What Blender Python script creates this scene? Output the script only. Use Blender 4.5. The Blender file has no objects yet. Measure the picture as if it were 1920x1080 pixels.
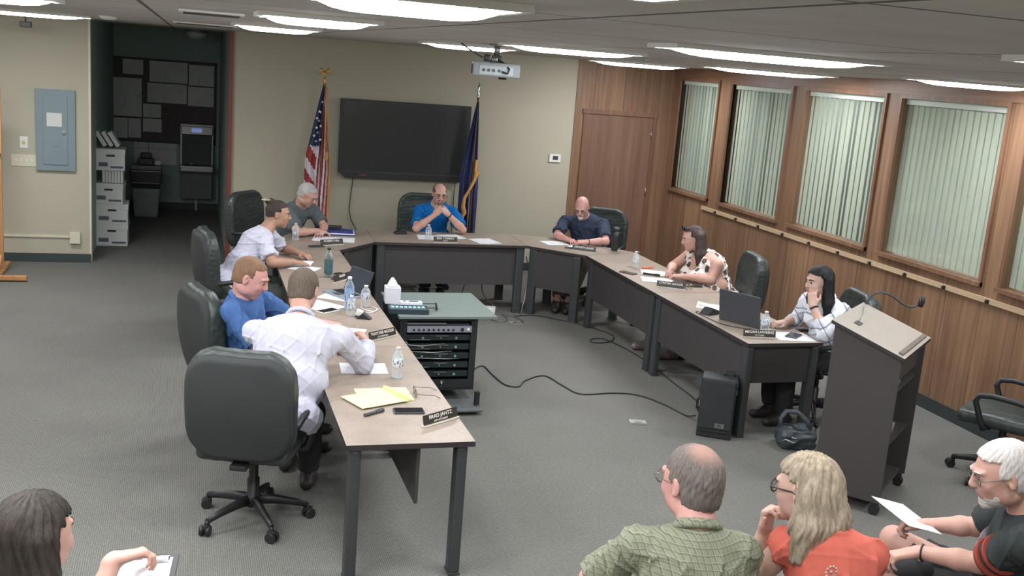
EXPOSURE = 0.38; LIGHT = 38.0
import bpy, bmesh, math, random
import numpy as np
from mathutils import Vector, Matrix
R = math.radians
PI = math.pi
scene = bpy.context.scene
COL = scene.collection
rnd = random.Random(7)

# ------------------------------------------------------------------ naming helpers
def tag(o, label=None, cat=None, group=None, kind=None):
    if label: o['label'] = label
    if cat: o['category'] = cat
    if group: o['group'] = group
    if kind: o['kind'] = kind
    return o

def thing(name, label, cat, loc=(0, 0, 0), rz=0.0, group=None):
    o = bpy.data.objects.new(name, None)
    o.empty_display_size = 0.1
    COL.objects.link(o)
    o.location = loc
    o.rotation_euler = (0, 0, rz)
    return tag(o, label, cat, group)

def dup(root, loc, rz, label, group=None):
    r = root.copy(); COL.objects.link(r); r.location = loc; r.rotation_euler = (0, 0, rz)
    r['label'] = label
    if group: r['group'] = group
    for ch in list(root.children):
        c = ch.copy(); COL.objects.link(c); c.parent = r
        for g in ch.children:
            d = g.copy(); COL.objects.link(d); d.parent = c
    return r

def link_mesh(name, me, mats, parent=None, smooth=False):
    o = bpy.data.objects.new(name, me); COL.objects.link(o)
    if not isinstance(mats, (list, tuple)): mats = [mats]
    for m in mats: me.materials.append(m)
    if parent is not None: o.parent = parent
    if smooth:
        me.polygons.foreach_set('use_smooth', np.ones(len(me.polygons), dtype=bool))
    return o

# ------------------------------------------------------------------ bmesh builder
class MB:
    def __init__(s):
        s.bm = bmesh.new(); s.mi = 0
    def _tag(s, faces, smooth=False):
        for f in faces:
            f.material_index = s.mi; f.smooth = smooth
    def box(s, c, d, rot=None, bev=0.0, taper=None):
        """box centred at c, full sizes d; taper scales the bottom (x,y)"""
        M = Matrix.Translation(c) @ (rot.to_4x4() if rot is not None else Matrix())
        r = bmesh.ops.create_cube(s.bm, size=1.0)
        vs = r['verts']
        for v in vs:
            k = 1.0
            if taper and v.co.z < 0: k = taper
            v.co = Vector((v.co.x * d[0] * k, v.co.y * d[1] * k, v.co.z * d[2]))
        if bev > 0:
            es = list({e for v in vs for e in v.link_edges})
            rr = bmesh.ops.bevel(s.bm, geom=es, offset=bev, segments=2, profile=0.6, affect='EDGES')
            vs = list({v for f in rr['faces'] for v in f.verts} | {v for v in vs if v.is_valid})
        fs = list({f for v in vs for f in v.link_faces})
        for v in vs: v.co = M @ v.co
        s._tag(fs, False)
        return vs
    def span(s, a, b, bev=0.0):
        return s.box([(a[i] + b[i]) / 2 for i in range(3)], [abs(b[i] - a[i]) for i in range(3)], bev=bev)
    def cyl(s, a, b, r0, r1=None, n=16, smooth=True, caps=True):
        return s.tube([a, b], [r0, r0 if r1 is None else r1], n, smooth, caps)
    def tube(s, pts, r, n=8, smooth=True, caps=True, closed=False, sx=1.0):
        pts = [Vector(p) for p in pts]
        m = len(pts)
        if not isinstance(r, (list, tuple)): r = [r] * m
        t0 = None; rings = []; up = None
        for i, p in enumerate(pts):
            if closed: t = (pts[(i + 1) % m] - pts[i - 1])
            else: t = (pts[min(i + 1, m - 1)] - pts[max(i - 1, 0)])
            if t.length < 1e-9: t = Vector((0, 0, 1))
            t.normalize()
            if up is None:
                up = t.orthogonal().normalized() if abs(t.z) > .9 else Vector((0, 0, 1))
            up = (up - t * up.dot(t))
            if up.length < 1e-6: up = t.orthogonal()
            up.normalize(); sd = t.cross(up)
            rings.append([s.bm.verts.new(p + (sd * math.cos(2 * PI * j / n) * sx + up * math.sin(2 * PI * j / n)) * r[i]) for j in range(n)])
        fs = []
        for i in range(m if closed else m - 1):
            A = rings[i]; B = rings[(i + 1) % m]
            for j in range(n):
                fs.append(s.bm.faces.new((A[j], A[(j + 1) % n], B[(j + 1) % n], B[j])))
        s._tag(fs, smooth)
        if caps and not closed:
            cf = [s.bm.faces.new(rings[0][::-1]), s.bm.faces.new(rings[-1])]
            s._tag(cf, False)
    def lathe(s, prof, c=(0, 0, 0), n=20, smooth=True, M=None):
        rings = []
        c = Vector(c)
        for (r, z) in prof:
            ring = []
            for j in range(n):
                p = Vector((max(r, 1e-4) * math.cos(2 * PI * j / n), max(r, 1e-4) * math.sin(2 * PI * j / n), z))
                if M is not None: p = M @ p
                ring.append(s.bm.verts.new(c + p))
            rings.append(ring)
        fs = []
        for A, B in zip(rings, rings[1:]):
            for j in range(n): fs.append(s.bm.faces.new((A[j], A[(j + 1) % n], B[(j + 1) % n], B[j])))
        s._tag(fs, smooth)
        s._tag([s.bm.faces.new(rings[0][::-1]), s.bm.faces.new(rings[-1])], False)
    def prism(s, poly, z0, z1, axis='z', bev=0.0):
        """extrude 2D polygon; axis = extrusion axis"""
        def P(u, v, w):
            return {'z': (u, v, w), 'x': (w, u, v), 'y': (u, w, v)}[axis]
        A = [s.bm.verts.new(P(u, v, z0)) for u, v in poly]
        B = [s.bm.verts.new(P(u, v, z1)) for u, v in poly]
        n = len(poly)
        fs = [s.bm.faces.new(A[::-1]), s.bm.faces.new(B)]
        for i in range(n): fs.append(s.bm.faces.new((A[i], A[(i + 1) % n], B[(i + 1) % n], B[i])))
        s._tag(fs)
        return A + B
    def quad(s, *ps):
        f = s.bm.faces.new([s.bm.verts.new(p) for p in ps]); s._tag([f])
        return f
    def sheet(s, fn, nu, nv, smooth=True, thick=0.0):
        """grid surface fn(u,v)->point, u,v in 0..1; with thickness a closed slab"""
        V = [[s.bm.verts.new(fn(i / nu, j / nv)) for j in range(nv + 1)] for i in range(nu + 1)]
        fs = []
        for i in range(nu):
            for j in range(nv): fs.append(s.bm.faces.new((V[i][j], V[i + 1][j], V[i + 1][j + 1], V[i][j + 1])))
        s._tag(fs, smooth)
        if thick:
            bmesh.ops.solidify(s.bm, geom=fs, thickness=thick)
    def build(s, name, mats, parent=None, recalc=True):
        me = bpy.data.meshes.new(name)
        if recalc: bmesh.ops.recalc_face_normals(s.bm, faces=s.bm.faces)
        s.bm.to_mesh(me); s.bm.free()
        return link_mesh(name, me, mats, parent)

def solo(name, mb, mats, label, cat, loc=(0, 0, 0), rz=0, group=None):
    o = mb.build(name, mats); o.location = loc; o.rotation_euler = (0, 0, rz)
    return tag(o, label, cat, group)

# ------------------------------------------------------------------ implicit surfaces (numpy) -> one continuous mesh
def _v(p): return np.array(p, dtype=np.float32)
def frame(y, z=(0, 0, 1)):
    """rotation whose columns are x,y,z axes; y kept, z approximated"""
    y = np.array(y, float); y /= np.linalg.norm(y)
    x = np.cross(y, np.array(z, float)); x /= np.linalg.norm(x)
    return np.stack([x, y, np.cross(x, y)], 1)

class SDF:
    CL = 0.06
    def __init__(s, lo, hi, h):
        s.h = h; s.lo = np.array(lo, float)
        s.n = np.ceil((np.array(hi) - s.lo) / h).astype(int) + 1
        s.D = np.full(s.n, s.CL, np.float32)
        s.ax = [(s.lo[i] + np.arange(s.n[i]) * h).astype(np.float32) for i in range(3)]
    def _sub(s, lo, hi, m=.05):
        a = np.maximum(0, np.floor((np.array(lo) - m - s.lo) / s.h).astype(int))
        b = np.minimum(s.n, np.ceil((np.array(hi) + m - s.lo) / s.h).astype(int) + 1)
        if (b <= a).any(): return None, None
        sl = tuple(slice(int(a[i]), int(b[i])) for i in range(3))
        X = s.ax[0][sl[0]][:, None, None]; Y = s.ax[1][sl[1]][None, :, None]; Z = s.ax[2][sl[2]][None, None, :]
        return sl, (X, Y, Z)
    def put(s, sl, d, k, mode):
        D = s.D[sl]
        if mode == 'u':
            if k > 0:
                h = np.maximum(k - np.abs(D - d), 0) / k
                D = np.minimum(D, d) - h * h * k * .25
            else: D = np.minimum(D, d)
        elif mode == 's':
            d = -d
            if k > 0:
                h = np.maximum(k - np.abs(D - d), 0) / k
                D = np.maximum(D, d) + h * h * k * .25
            else: D = np.maximum(D, d)
        s.D[sl] = np.minimum(D, s.CL)
    def cap(s, a, b, ra, rb=None, k=.02, mode='u', cut=None, flat=None):
        """tapered capsule; cut = [(point, normal)] removes what lies on the normal side; flat = (axis, scale)"""
        rb = ra if rb is None else rb
        a = _v(a); b = _v(b); m = max(ra, rb) * (1.0 if flat is None else max(1, 1 / flat[1]) * 1.0)
        sl, P = s._sub(np.minimum(a, b) - m, np.maximum(a, b) + m)
        if sl is None: return s
        ab = b - a; L2 = float(ab @ ab) + 1e-12
        Q = [P[i] - a[i] for i in range(3)]
        t = np.clip((Q[0] * ab[0] + Q[1] * ab[1] + Q[2] * ab[2]) / L2, 0, 1)
        E = [Q[i] - ab[i] * t for i in range(3)]
        q2 = E[0] ** 2 + E[1] ** 2 + E[2] ** 2
        if flat is not None:
            ax = _v(flat[0]); ax = ax / np.linalg.norm(ax); sc = flat[1]
            e = E[0] * ax[0] + E[1] * ax[1] + E[2] * ax[2]
            q2 = q2 - e * e + (e / sc) ** 2
            d = (np.sqrt(q2) - (ra + (rb - ra) * t)) * (sc if sc < 1 else 1)
        else:
            d = np.sqrt(q2) - (ra + (rb - ra) * t)
        if cut:
            for (p, nrm) in cut:
                p = _v(p); nrm = _v(nrm) / np.linalg.norm(nrm)
                d = np.maximum(d, (P[0] - p[0]) * nrm[0] + (P[1] - p[1]) * nrm[1] + (P[2] - p[2]) * nrm[2])
        s.put(sl, d.astype(np.float32), k, mode); return s
    def chain(s, pts, rs, k=.01, **kw):
        for i in range(len(pts) - 1): s.cap(pts[i], pts[i + 1], rs[i], rs[i + 1], k, **kw)
        return s
    def _loc(s, P, c, M):
        Q = [P[i] - np.float32(c[i]) for i in range(3)]
        if M is None: return Q
        M = np.asarray(M, np.float32)
        return [Q[0] * M[0, j] + Q[1] * M[1, j] + Q[2] * M[2, j] for j in range(3)]
    def ell(s, c, r, M=None, k=.03, mode='u'):
        m = max(r); c = _v(c)
        sl, P = s._sub(c - m, c + m)
        if sl is None: return s
        Q = s._loc(P, c, M)
        k0 = np.sqrt(sum((Q[i] / r[i]) ** 2 for i in range(3))) + 1e-9
        k1 = np.sqrt(sum((Q[i] / r[i] ** 2) ** 2 for i in range(3))) + 1e-9
        s.put(sl, (k0 * (k0 - 1) / k1).astype(np.float32), k, mode); return s
    def box(s, c, hs, M=None, rd=.01, k=0.0, mode='u'):
        m = np.linalg.norm(hs); c = _v(c)
        sl, P = s._sub(c - m, c + m)
        if sl is None: return s
        Q = s._loc(P, c, M)
        q = [np.abs(Q[i]) - (hs[i] - rd) for i in range(3)]
        d = np.sqrt(sum(np.maximum(a, 0) ** 2 for a in q)) + np.minimum(np.maximum(np.maximum(q[0], q[1]), q[2]), 0) - rd
        s.put(sl, d.astype(np.float32), k, mode); return s
    def fn(s, lo, hi, f, k=0.0, mode='u', M=None, c=(0, 0, 0), m=.05):
        sl, P = s._sub(lo, hi, m)
        if sl is None: return s
        Q = s._loc(P, c, M)
        d = f(*Q)
        s.put(sl, np.broadcast_to(d, s.D[sl].shape).astype(np.float32), k, mode); return s
    def clip(s, p, nrm):
        """remove everything on the side the normal points to"""
        p = _v(p); nrm = _v(nrm) / np.linalg.norm(nrm)
        X, Y, Z = s.ax[0][:, None, None], s.ax[1][None, :, None], s.ax[2][None, None, :]
        s.D = np.maximum(s.D, (X - p[0]) * nrm[0] + (Y - p[1]) * nrm[1] + (Z - p[2]) * nrm[2]).astype(np.float32)
        return s
    def ripple(s, amp, wl, seed=1, n=5, band=.03, stretch=None):
        """cloth folds: displaces the surface only"""
        g = np.random.RandomState(seed)
        X, Y, Z = s.ax[0][:, None, None], s.ax[1][None, :, None], s.ax[2][None, None, :]
        W = 0
        for i in range(n):
            d = g.normal(size=3); d /= np.linalg.norm(d)
            if stretch is not None: d = d * np.array(stretch)
            f = 2 * PI / (wl * g.uniform(.6, 1.6)); ph = g.uniform(0, 6.28)
            e = g.normal(size=3) * 9; ph2 = g.uniform(0, 6.28)
            W = W + np.sin(f * (d[0] * X + d[1] * Y + d[2] * Z) + ph + 1.5 * np.sin(e[0] * X + e[1] * Y + e[2] * Z + ph2))
        s.D = (s.D + amp * (W / math.sqrt(n)) * (np.abs(s.D) < band)).astype(np.float32)
        return s
    def folds(s, amp, wl, seed=1, calm=None):
        """soft creases: ridged, strongly warped waves of mixed direction"""
        g = np.random.RandomState(seed)
        X, Y, Z = s.ax[0][:, None, None], s.ax[1][None, :, None], s.ax[2][None, None, :]
        W = 0
        for i in range(8):
            d = g.normal(size=3) * np.array([1, 1, .8]); d /= np.linalg.norm(d)
            f = PI / (wl * g.uniform(.55, 1.3)); e = g.normal(size=3) * 7; e2 = g.normal(size=3) * 13; ph = g.uniform(0, 6, 3)
            q = f * (d[0] * X + d[1] * Y + d[2] * Z) + ph[0] + 1.3 * np.sin(e[0] * X + e[1] * Y + e[2] * Z + ph[1])
            mask = .5 + .5 * np.sin(e2[0] * X + e2[1] * Y + e2[2] * Z + ph[2])
            W = W + (1 - np.abs(np.sin(q))) ** 4 * mask
        if calm is not None:
            dd = np.sqrt((X - calm[0]) ** 2 + (Y - calm[1]) ** 2 + (Z - calm[2]) ** 2); W = .5 + (W - .5) * np.clip((dd - .09) / .08, 0, 1)
        s.D = (s.D - amp * (W - .5) * (np.abs(s.D) < .03)).astype(np.float32)
        return s
    def mesh(s, name):
        D = s.D
        D[0] = D[-1] = s.CL; D[:, 0] = D[:, -1] = s.CL; D[:, :, 0] = D[:, :, -1] = s.CL
        S = D < 0
        C = S[:-1, :-1, :-1].astype(np.int8)
        cnt = C.copy()
        for dx in (0, 1):
            for dy in (0, 1):
                for dz in (0, 1):
                    if dx or dy or dz:
                        cnt = cnt + S[dx:S.shape[0] - 1 + dx, dy:S.shape[1] - 1 + dy, dz:S.shape[2] - 1 + dz]
        act = (cnt > 0) & (cnt < 8)
        I = np.stack(np.nonzero(act), 1)
        idx = np.full(act.shape, -1, np.int32); idx[act] = np.arange(len(I))
        off = [(x, y, z) for x in (0, 1) for y in (0, 1) for z in (0, 1)]
        vals = [D[I[:, 0] + o[0], I[:, 1] + o[1], I[:, 2] + o[2]] for o in off]
        acc = np.zeros((len(I), 3)); n = np.zeros(len(I))
        for a in range(8):
            for b in range(a + 1, 8):
                df = [abs(off[a][i] - off[b][i]) for i in range(3)]
                if sum(df) != 1: continue
                m = (vals[a] < 0) != (vals[b] < 0)
                va = vals[a][m]; vb = vals[b][m]; t = (va / (va - vb))[:, None]
                acc[m] += np.array(off[a]) * (1 - t) + np.array(off[b]) * t
                n[m] += 1
        V = (I + acc / n[:, None]) * s.h + s.lo
        F = []
        for ax in range(3):
            A = S.take(range(0, S.shape[ax] - 1), axis=ax); B = S.take(range(1, S.shape[ax]), axis=ax)
            E = np.stack(np.nonzero(A != B), 1)
            E = E[(E >= 1).all(1) | ((np.arange(3) == ax) | (E >= 1)).all(1)]
            u, v = [(1, 2), (2, 0), (0, 1)][ax]
            du = np.zeros(3, int); du[u] = 1; dv = np.zeros(3, int); dv[v] = 1
            g = lambda P: idx[P[:, 0], P[:, 1], P[:, 2]]
            q = np.stack([g(E - du - dv), g(E - dv), g(E), g(E - du)], 1)
            inside = S[E[:, 0], E[:, 1], E[:, 2]]
            q[~inside] = q[~inside][:, ::-1]
            F.append(q)
        F = np.concatenate(F); F = F[(F >= 0).all(1)]
        me = bpy.data.meshes.new(name)
        me.vertices.add(len(V)); me.vertices.foreach_set('co', V.astype(np.float32).ravel())
        me.loops.add(len(F) * 4); me.loops.foreach_set('vertex_index', F.astype(np.int32).ravel())
        me.polygons.add(len(F)); me.polygons.foreach_set('loop_start', np.arange(0, len(F) * 4, 4, dtype=np.int32))
        me.update(calc_edges=True)
        me.polygons.foreach_set('use_smooth', np.ones(len(F), dtype=bool))
        s.V = V; s.F = F
        return me
    def build(s, name, mats, parent=None, region=None, loc=None, keep=True):
        """region: function(centres Nx3)->material index"""
        me = s.mesh(name)
        if not isinstance(mats, (list, tuple)): mats = [mats]
        for m in mats: me.materials.append(m)
        if region is not None:
            c = s.V[s.F].mean(1)
            me.polygons.foreach_set('material_index', np.asarray(region(c), dtype=np.int32))
        o = bpy.data.objects.new(name, me); COL.objects.link(o)
        if parent is not None:
            o.parent = parent
            if loc is not None: me.transform(Matrix.Translation([-x for x in loc]))
        s.D = None
        return o

# ------------------------------------------------------------------ materials
def nmat(name):
    m = bpy.data.materials.new(name); m.use_nodes = True
    nt = m.node_tree; b = nt.nodes['Principled BSDF']
    return m, nt, b
def srgb(c):
    f = lambda x: x / 12.92 if x <= .04045 else ((x + .055) / 1.055) ** 2.4
    return tuple(f(x / 255) for x in c) + (1,)
def noise(nt, scale, vec=None, detail=3, rough=.5, dist=0):
    n = nt.nodes.new('ShaderNodeTexNoise'); n.inputs['Scale'].default_value = scale
    n.inputs['Detail'].default_value = detail; n.inputs['Roughness'].default_value = rough
    n.inputs['Distortion'].default_value = dist
    if vec is not None: nt.links.new(vec, n.inputs['Vector'])
    return n
def coords(nt, scale=(1, 1, 1), rot=(0, 0, 0), loc=(0, 0, 0)):
    t = nt.nodes.new('ShaderNodeTexCoord'); mp = nt.nodes.new('ShaderNodeMapping')
    nt.links.new(t.outputs['Object'], mp.inputs['Vector'])
    mp.inputs['Scale'].default_value = scale; mp.inputs['Rotation'].default_value = rot; mp.inputs['Location'].default_value = loc
    return mp.outputs['Vector']
def ramp(nt, fac, stops, interp='LINEAR'):
    r = nt.nodes.new('ShaderNodeValToRGB'); r.color_ramp.interpolation = interp
    while len(r.color_ramp.elements) < len(stops): r.color_ramp.elements.new(.5)
    for e, (p, c) in zip(r.color_ramp.elements, stops):
        e.position = p; e.color = c if len(c) == 4 else tuple(c) + (1,)
    nt.links.new(fac, r.inputs['Fac']); return r.outputs['Color']
def mixc(nt, fac, a, b, typ='MIX'):
    m = nt.nodes.new('ShaderNodeMix'); m.data_type = 'RGBA'; m.blend_type = typ
    for sock, v in ((m.inputs[0], fac), (m.inputs[6], a), (m.inputs[7], b)):
        if isinstance(v, bpy.types.NodeSocket): nt.links.new(v, sock)
        else: sock.default_value = v
    return m.outputs[2]
def math_(nt, op, a, b=None, c=None):
    m = nt.nodes.new('ShaderNodeMath'); m.operation = op
    for i, v in enumerate((a, b, c)):
        if v is None: continue
        if isinstance(v, bpy.types.NodeSocket): nt.links.new(v, m.inputs[i])
        else: m.inputs[i].default_value = v
    return m.outputs[0]
def sep(nt, vec):
    s_ = nt.nodes.new('ShaderNodeSeparateXYZ'); nt.links.new(vec, s_.inputs[0]); return s_.outputs
def bump(nt, b, h, strength=.3, dist=.01):
    n = nt.nodes.new('ShaderNodeBump'); n.inputs['Strength'].default_value = strength; n.inputs['Distance'].default_value = dist
    nt.links.new(h, n.inputs['Height']); nt.links.new(n.outputs['Normal'], b.inputs['Normal'])
def M(name, rgb, rough=.6, metal=0.0, var=.12, nscale=8, bmp=0.0, bscale=60, spec=.5, stretch=(1, 1, 1), coat=0, sheen=0):
    m, nt, b = nmat(name)
    c = srgb(rgb); vec = coords(nt, stretch)
    n = noise(nt, nscale, vec)
    d = tuple(x * (1 - var) for x in c[:3]) + (1,); l = tuple(min(1, x * (1 + var)) for x in c[:3]) + (1,)
    nt.links.new(ramp(nt, n.outputs['Fac'], [(.3, d), (.7, l)]), b.inputs['Base Color'])
    b.inputs['Roughness'].default_value = rough; b.inputs['Metallic'].default_value = metal
    b.inputs['Specular IOR Level'].default_value = spec
    if coat: b.inputs['Coat Weight'].default_value = coat
    if sheen: b.inputs['Sheen Weight'].default_value = sheen
    if bmp:
        n2 = noise(nt, bscale, vec, 4); bump(nt, b, n2.outputs['Fac'], bmp, .01)
    return m
# ------------------------------------------------------------------ camera (high on the rear wall, looking down the room)
def make_camera():
    yaw, p, r, f, h = R(17.786), R(12.036), R(4.542), 1950.8, 2.6
    fw = Vector((math.sin(yaw) * math.cos(p), math.cos(yaw) * math.cos(p), -math.sin(p)))
    rt = Vector((math.cos(yaw), -math.sin(yaw), 0)); up = rt.cross(fw)
    rt2 = rt * math.cos(r) + up * math.sin(r); up2 = -rt * math.sin(r) + up * math.cos(r)
    cd = bpy.data.cameras.new('camera'); co = bpy.data.objects.new('camera', cd); COL.objects.link(co)
    cd.sensor_width = 36; cd.lens = f / 1920 * 36; cd.clip_start = .05; cd.clip_end = 100
    m = Matrix((rt2, up2, -fw)).transposed().to_4x4(); m.translation = (0, 0, h)
    co.matrix_world = m
    scene.camera = co
make_camera()
scene.view_settings.view_transform = 'Standard'; scene.view_settings.look = 'None'
scene.view_settings.gamma = 1; scene.view_settings.use_curve_mapping = False
scene.view_settings.exposure = EXPOSURE
w = bpy.data.worlds.new('world'); scene.world = w; w.use_nodes = True
w.node_tree.nodes['Background'].inputs['Color'].default_value = (.5, .5, .5, 1)
w.node_tree.nodes['Background'].inputs['Strength'].default_value = .05

# ------------------------------------------------------------------ shell materials
def carpet_mat():
    m, nt, b = nmat('carpet'); v = coords(nt)
    x, y, z = sep(nt, v)[:3]
    wob = noise(nt, 3, v, 2)
    xs = math_(nt, 'ADD', x, math_(nt, 'MULTIPLY', wob.outputs['Fac'], .01))
    rib = math_(nt, 'SINE', math_(nt, 'MULTIPLY', xs, 2 * PI / .011))
    yb = math_(nt, 'SINE', math_(nt, 'MULTIPLY', y, 2 * PI / .014))
    rib = math_(nt, 'ADD', math_(nt, 'MULTIPLY', rib, .5), math_(nt, 'MULTIPLY', yb, .22))
    rib = math_(nt, 'ADD', math_(nt, 'MULTIPLY', rib, .5), .5)
    col = ramp(nt, rib, [(.1, srgb((96, 96, 93))), (.9, srgb((131, 130, 125)))])
    big = noise(nt, .9, v, 4, .6)
    fine = noise(nt, 60, v, 2, .7)
    col = mixc(nt, 1, col, ramp(nt, big.outputs['Fac'], [(.3, (.86, .86, .86)), (.7, (1, 1, 1))]), 'MULTIPLY')
    col = mixc(nt, 1, col, ramp(nt, fine.outputs['Fac'], [(.3, (.8, .8, .8)), (.7, (1.1, 1.1, 1.1))]), 'MULTIPLY')
    nt.links.new(col, b.inputs['Base Color'])
    b.inputs['Roughness'].default_value = .95; b.inputs['Specular IOR Level'].default_value = .1
    bump(nt, b, rib, .35, .004)
    return m
def ceiling_mat():
    m, nt, b = nmat('ceiling_tile'); v = coords(nt)
    x, y, z = sep(nt, v)[:3]
    def line(c, off, pitch, w_):
        t = math_(nt, 'FRACT', math_(nt, 'DIVIDE', math_(nt, 'ADD', c, off), pitch))
        return math_(nt, 'LESS_THAN', t, w_ / pitch)
    lx = line(x, .21 + 12.2, 1.22, .022); ly = line(y, -.25 + 12.2, 1.22, .018)
    ln = math_(nt, 'MAXIMUM', lx, ly)
    n = noise(nt, 2.2, v, 4); n2 = noise(nt, 160, v, 3, .7)
    col = ramp(nt, n.outputs['Fac'], [(.3, srgb((186, 182, 176))), (.7, srgb((200, 196, 190)))])
    col = mixc(nt, 1, col, ramp(nt, n2.outputs['Fac'], [(.3, (.86, .86, .86)), (.6, (1, 1, 1))]), 'MULTIPLY')
    col = mixc(nt, ln, col, srgb((104, 98, 95)))
    nt.links.new(col, b.inputs['Base Color']); b.inputs['Roughness'].default_value = .9
    b.inputs['Specular IOR Level'].default_value = .2
    bump(nt, b, math_(nt, 'SUBTRACT', n2.outputs['Fac'], ln), .25, .004)
    return m
def paint_mat(name, rgb, amt=.05):
    m, nt, b = nmat(name); v = coords(nt)
    n = noise(nt, 1.3, v, 4); c = srgb(rgb)
    nt.links.new(ramp(nt, n.outputs['Fac'], [(.3, tuple(x * (1 - amt) for x in c[:3])), (.7, c)]), b.inputs['Base Color'])
    b.inputs['Roughness'].default_value = .75; b.inputs['Specular IOR Level'].default_value = .25
    n2 = noise(nt, 220, v, 2); bump(nt, b, n2.outputs['Fac'], .12, .003)
    return m
def wood_mat(name, a, b_, axis='z', plank=0.0, scale=1.0, rough=.45, seam=None):
    """veneer with grain along axis; plank = width of the boards (x or y)"""
    m, nt, b = nmat(name)
    st = {'z': (14, 14, .55), 'y': (14, .55, 14), 'x': (.55, 14, 14)}[axis]
    v = coords(nt, tuple(q * scale for q in st)); v0 = coords(nt)
    n = noise(nt, 1.6, v, 6, .6, .6)
    col = ramp(nt, n.outputs['Fac'], [(.28, srgb(a)), (.55, srgb([(a[i] + b_[i]) / 2 for i in range(3)])), (.78, srgb(b_))])
    big = noise(nt, .7, coords(nt, (3.0, 3.0, .25) if axis == 'z' else (1, 1, 1)), 3)
    col = mixc(nt, 1, col, ramp(nt, big.outputs['Fac'], [(.3, (.78, .76, .74)), (.7, (1.1, 1.1, 1.1))]), 'MULTIPLY')
    if plank:
        x, y, z = sep(nt, v0)[:3]
        cc = math_(nt, 'ADD', x, y)
        q = math_(nt, 'DIVIDE', cc, plank)
        wn = nt.nodes.new('ShaderNodeTexWhiteNoise'); wn.noise_dimensions = '1D'
        nt.links.new(math_(nt, 'FLOOR', q), wn.inputs['W'])
        col = mixc(nt, 1, col, ramp(nt, wn.outputs['Value'], [(0, (.82, .8, .78)), (1, (1.14, 1.13, 1.1))]), 'MULTIPLY')
        ln = math_(nt, 'LESS_THAN', math_(nt, 'FRACT', q), .02)
        col = mixc(nt, math_(nt, 'MULTIPLY', ln, .6), col, srgb((60, 42, 32)))
    nt.links.new(col, b.inputs['Base Color']); b.inputs['Roughness'].default_value = rough
    bump(nt, b, n.outputs['Fac'], .08, .003)
    return m
def laminate_mat():
    m, nt, b = nmat('desk_laminate'); v = coords(nt)
    n = noise(nt, 3.2, v, 5, .6); n2 = noise(nt, 90, v, 3, .6); n3 = noise(nt, 2.0, coords(nt, (.6, 5, 1)), 4)
    col = ramp(nt, n.outputs['Fac'], [(.3, srgb((142, 129, 118))), (.7, srgb((162, 149, 138)))])
    col = mixc(nt, 1, col, ramp(nt, n2.outputs['Fac'], [(.35, (.9, .89, .88)), (.65, (1.05, 1.05, 1.05))]), 'MULTIPLY')
    col = mixc(nt, 1, col, ramp(nt, n3.outputs['Fac'], [(.3, (.94, .93, .92)), (.7, (1.04, 1.04, 1.04))]), 'MULTIPLY')
    nt.links.new(col, b.inputs['Base Color']); b.inputs['Roughness'].default_value = .38
    return m
def glass_mat(tint=(.95, .975, .96)):
    m = bpy.data.materials.new('window_glass'); m.use_nodes = True; nt = m.node_tree
    nt.nodes.remove(nt.nodes['Principled BSDF'])
    out = nt.nodes['Material Output']
    tr = nt.nodes.new('ShaderNodeBsdfTransparent'); tr.inputs['Color'].default_value = tint + (1,)
    gl = nt.nodes.new('ShaderNodeBsdfGlossy'); gl.inputs['Roughness'].default_value = .02
    lw = nt.nodes.new('ShaderNodeLayerWeight')
    fz = math_(nt, 'ADD', math_(nt, 'MULTIPLY', math_(nt, 'POWER', lw.outputs['Facing'], 4.0), .6), .035)
    mx = nt.nodes.new('ShaderNodeMixShader')
    nt.links.new(fz, mx.inputs[0]); nt.links.new(tr.outputs[0], mx.inputs[1]); nt.links.new(gl.outputs[0], mx.inputs[2])
    nt.links.new(mx.outputs[0], out.inputs['Surface'])
    return m
def emis(name, rgb, st):
    m, nt, b = nmat(name); b.inputs['Base Color'].default_value = rgb + (1,)
    b.inputs['Emission Color'].default_value = rgb + (1,); b.inputs['Emission Strength'].default_value = st
    return m

M_CARPET = carpet_mat(); M_CEIL = ceiling_mat()
M_BEIGE = paint_mat('beige_wall_paint', (176, 171, 154))
M_GREEN = paint_mat('grey_green_hall_paint', (150, 168, 161))
M_WOOD = wood_mat('walnut_veneer', (112, 84, 64), (158, 126, 100), 'z', plank=.41, rough=.5)
M_WOODB = wood_mat('walnut_trim', (106, 76, 58), (146, 112, 88), 'z', rough=.45)
M_WOODY = wood_mat('walnut_trim_long', (106, 76, 58), (146, 112, 88), 'y', rough=.45)
M_DOOR = wood_mat('walnut_door_face', (106, 78, 62), (134, 104, 86), 'z', scale=.7, rough=.5)
M_OAK = wood_mat('light_oak', (172, 148, 120), (196, 172, 144), 'y', rough=.5)
M_BASE = M('dark_rubber_base', (52, 60, 62), .6, var=.08)
M_RED = M('red_brown_door_frame', (122, 62, 52), .5, var=.1, stretch=(1, 1, .1))
M_LAM = laminate_mat(); M_LAMEDGE = M('dark_brown_edge_band', (52, 45, 48), .5)
M_GLASS = glass_mat()
M_BLACK = M('black_plastic', (34, 35, 38), .45, var=.1)
M_CHAR = M('charcoal_metal', (62, 66, 70), .5, var=.07, nscale=3)
M_CHARP = M('charcoal_panel', (60, 58, 58), .6, var=.06, nscale=2)
M_STEEL = M('brushed_steel', (150, 152, 150), .35, .8, var=.08)
M_CHROME = M('chrome', (200, 200, 200), .18, 1.0, var=.02)
M_WHITE = M('white_plastic', (222, 222, 218), .5, var=.03)
M_CREAM = M('cream_plastic', (205, 200, 180), .5, var=.03)
M_GREYBLUE = M('grey_blue_panel_paint', (118, 134, 140), .5, var=.05, nscale=3)
M_DARKBOARD = M('dark_notice_board', (92, 86, 86), .9, var=.1)

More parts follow.
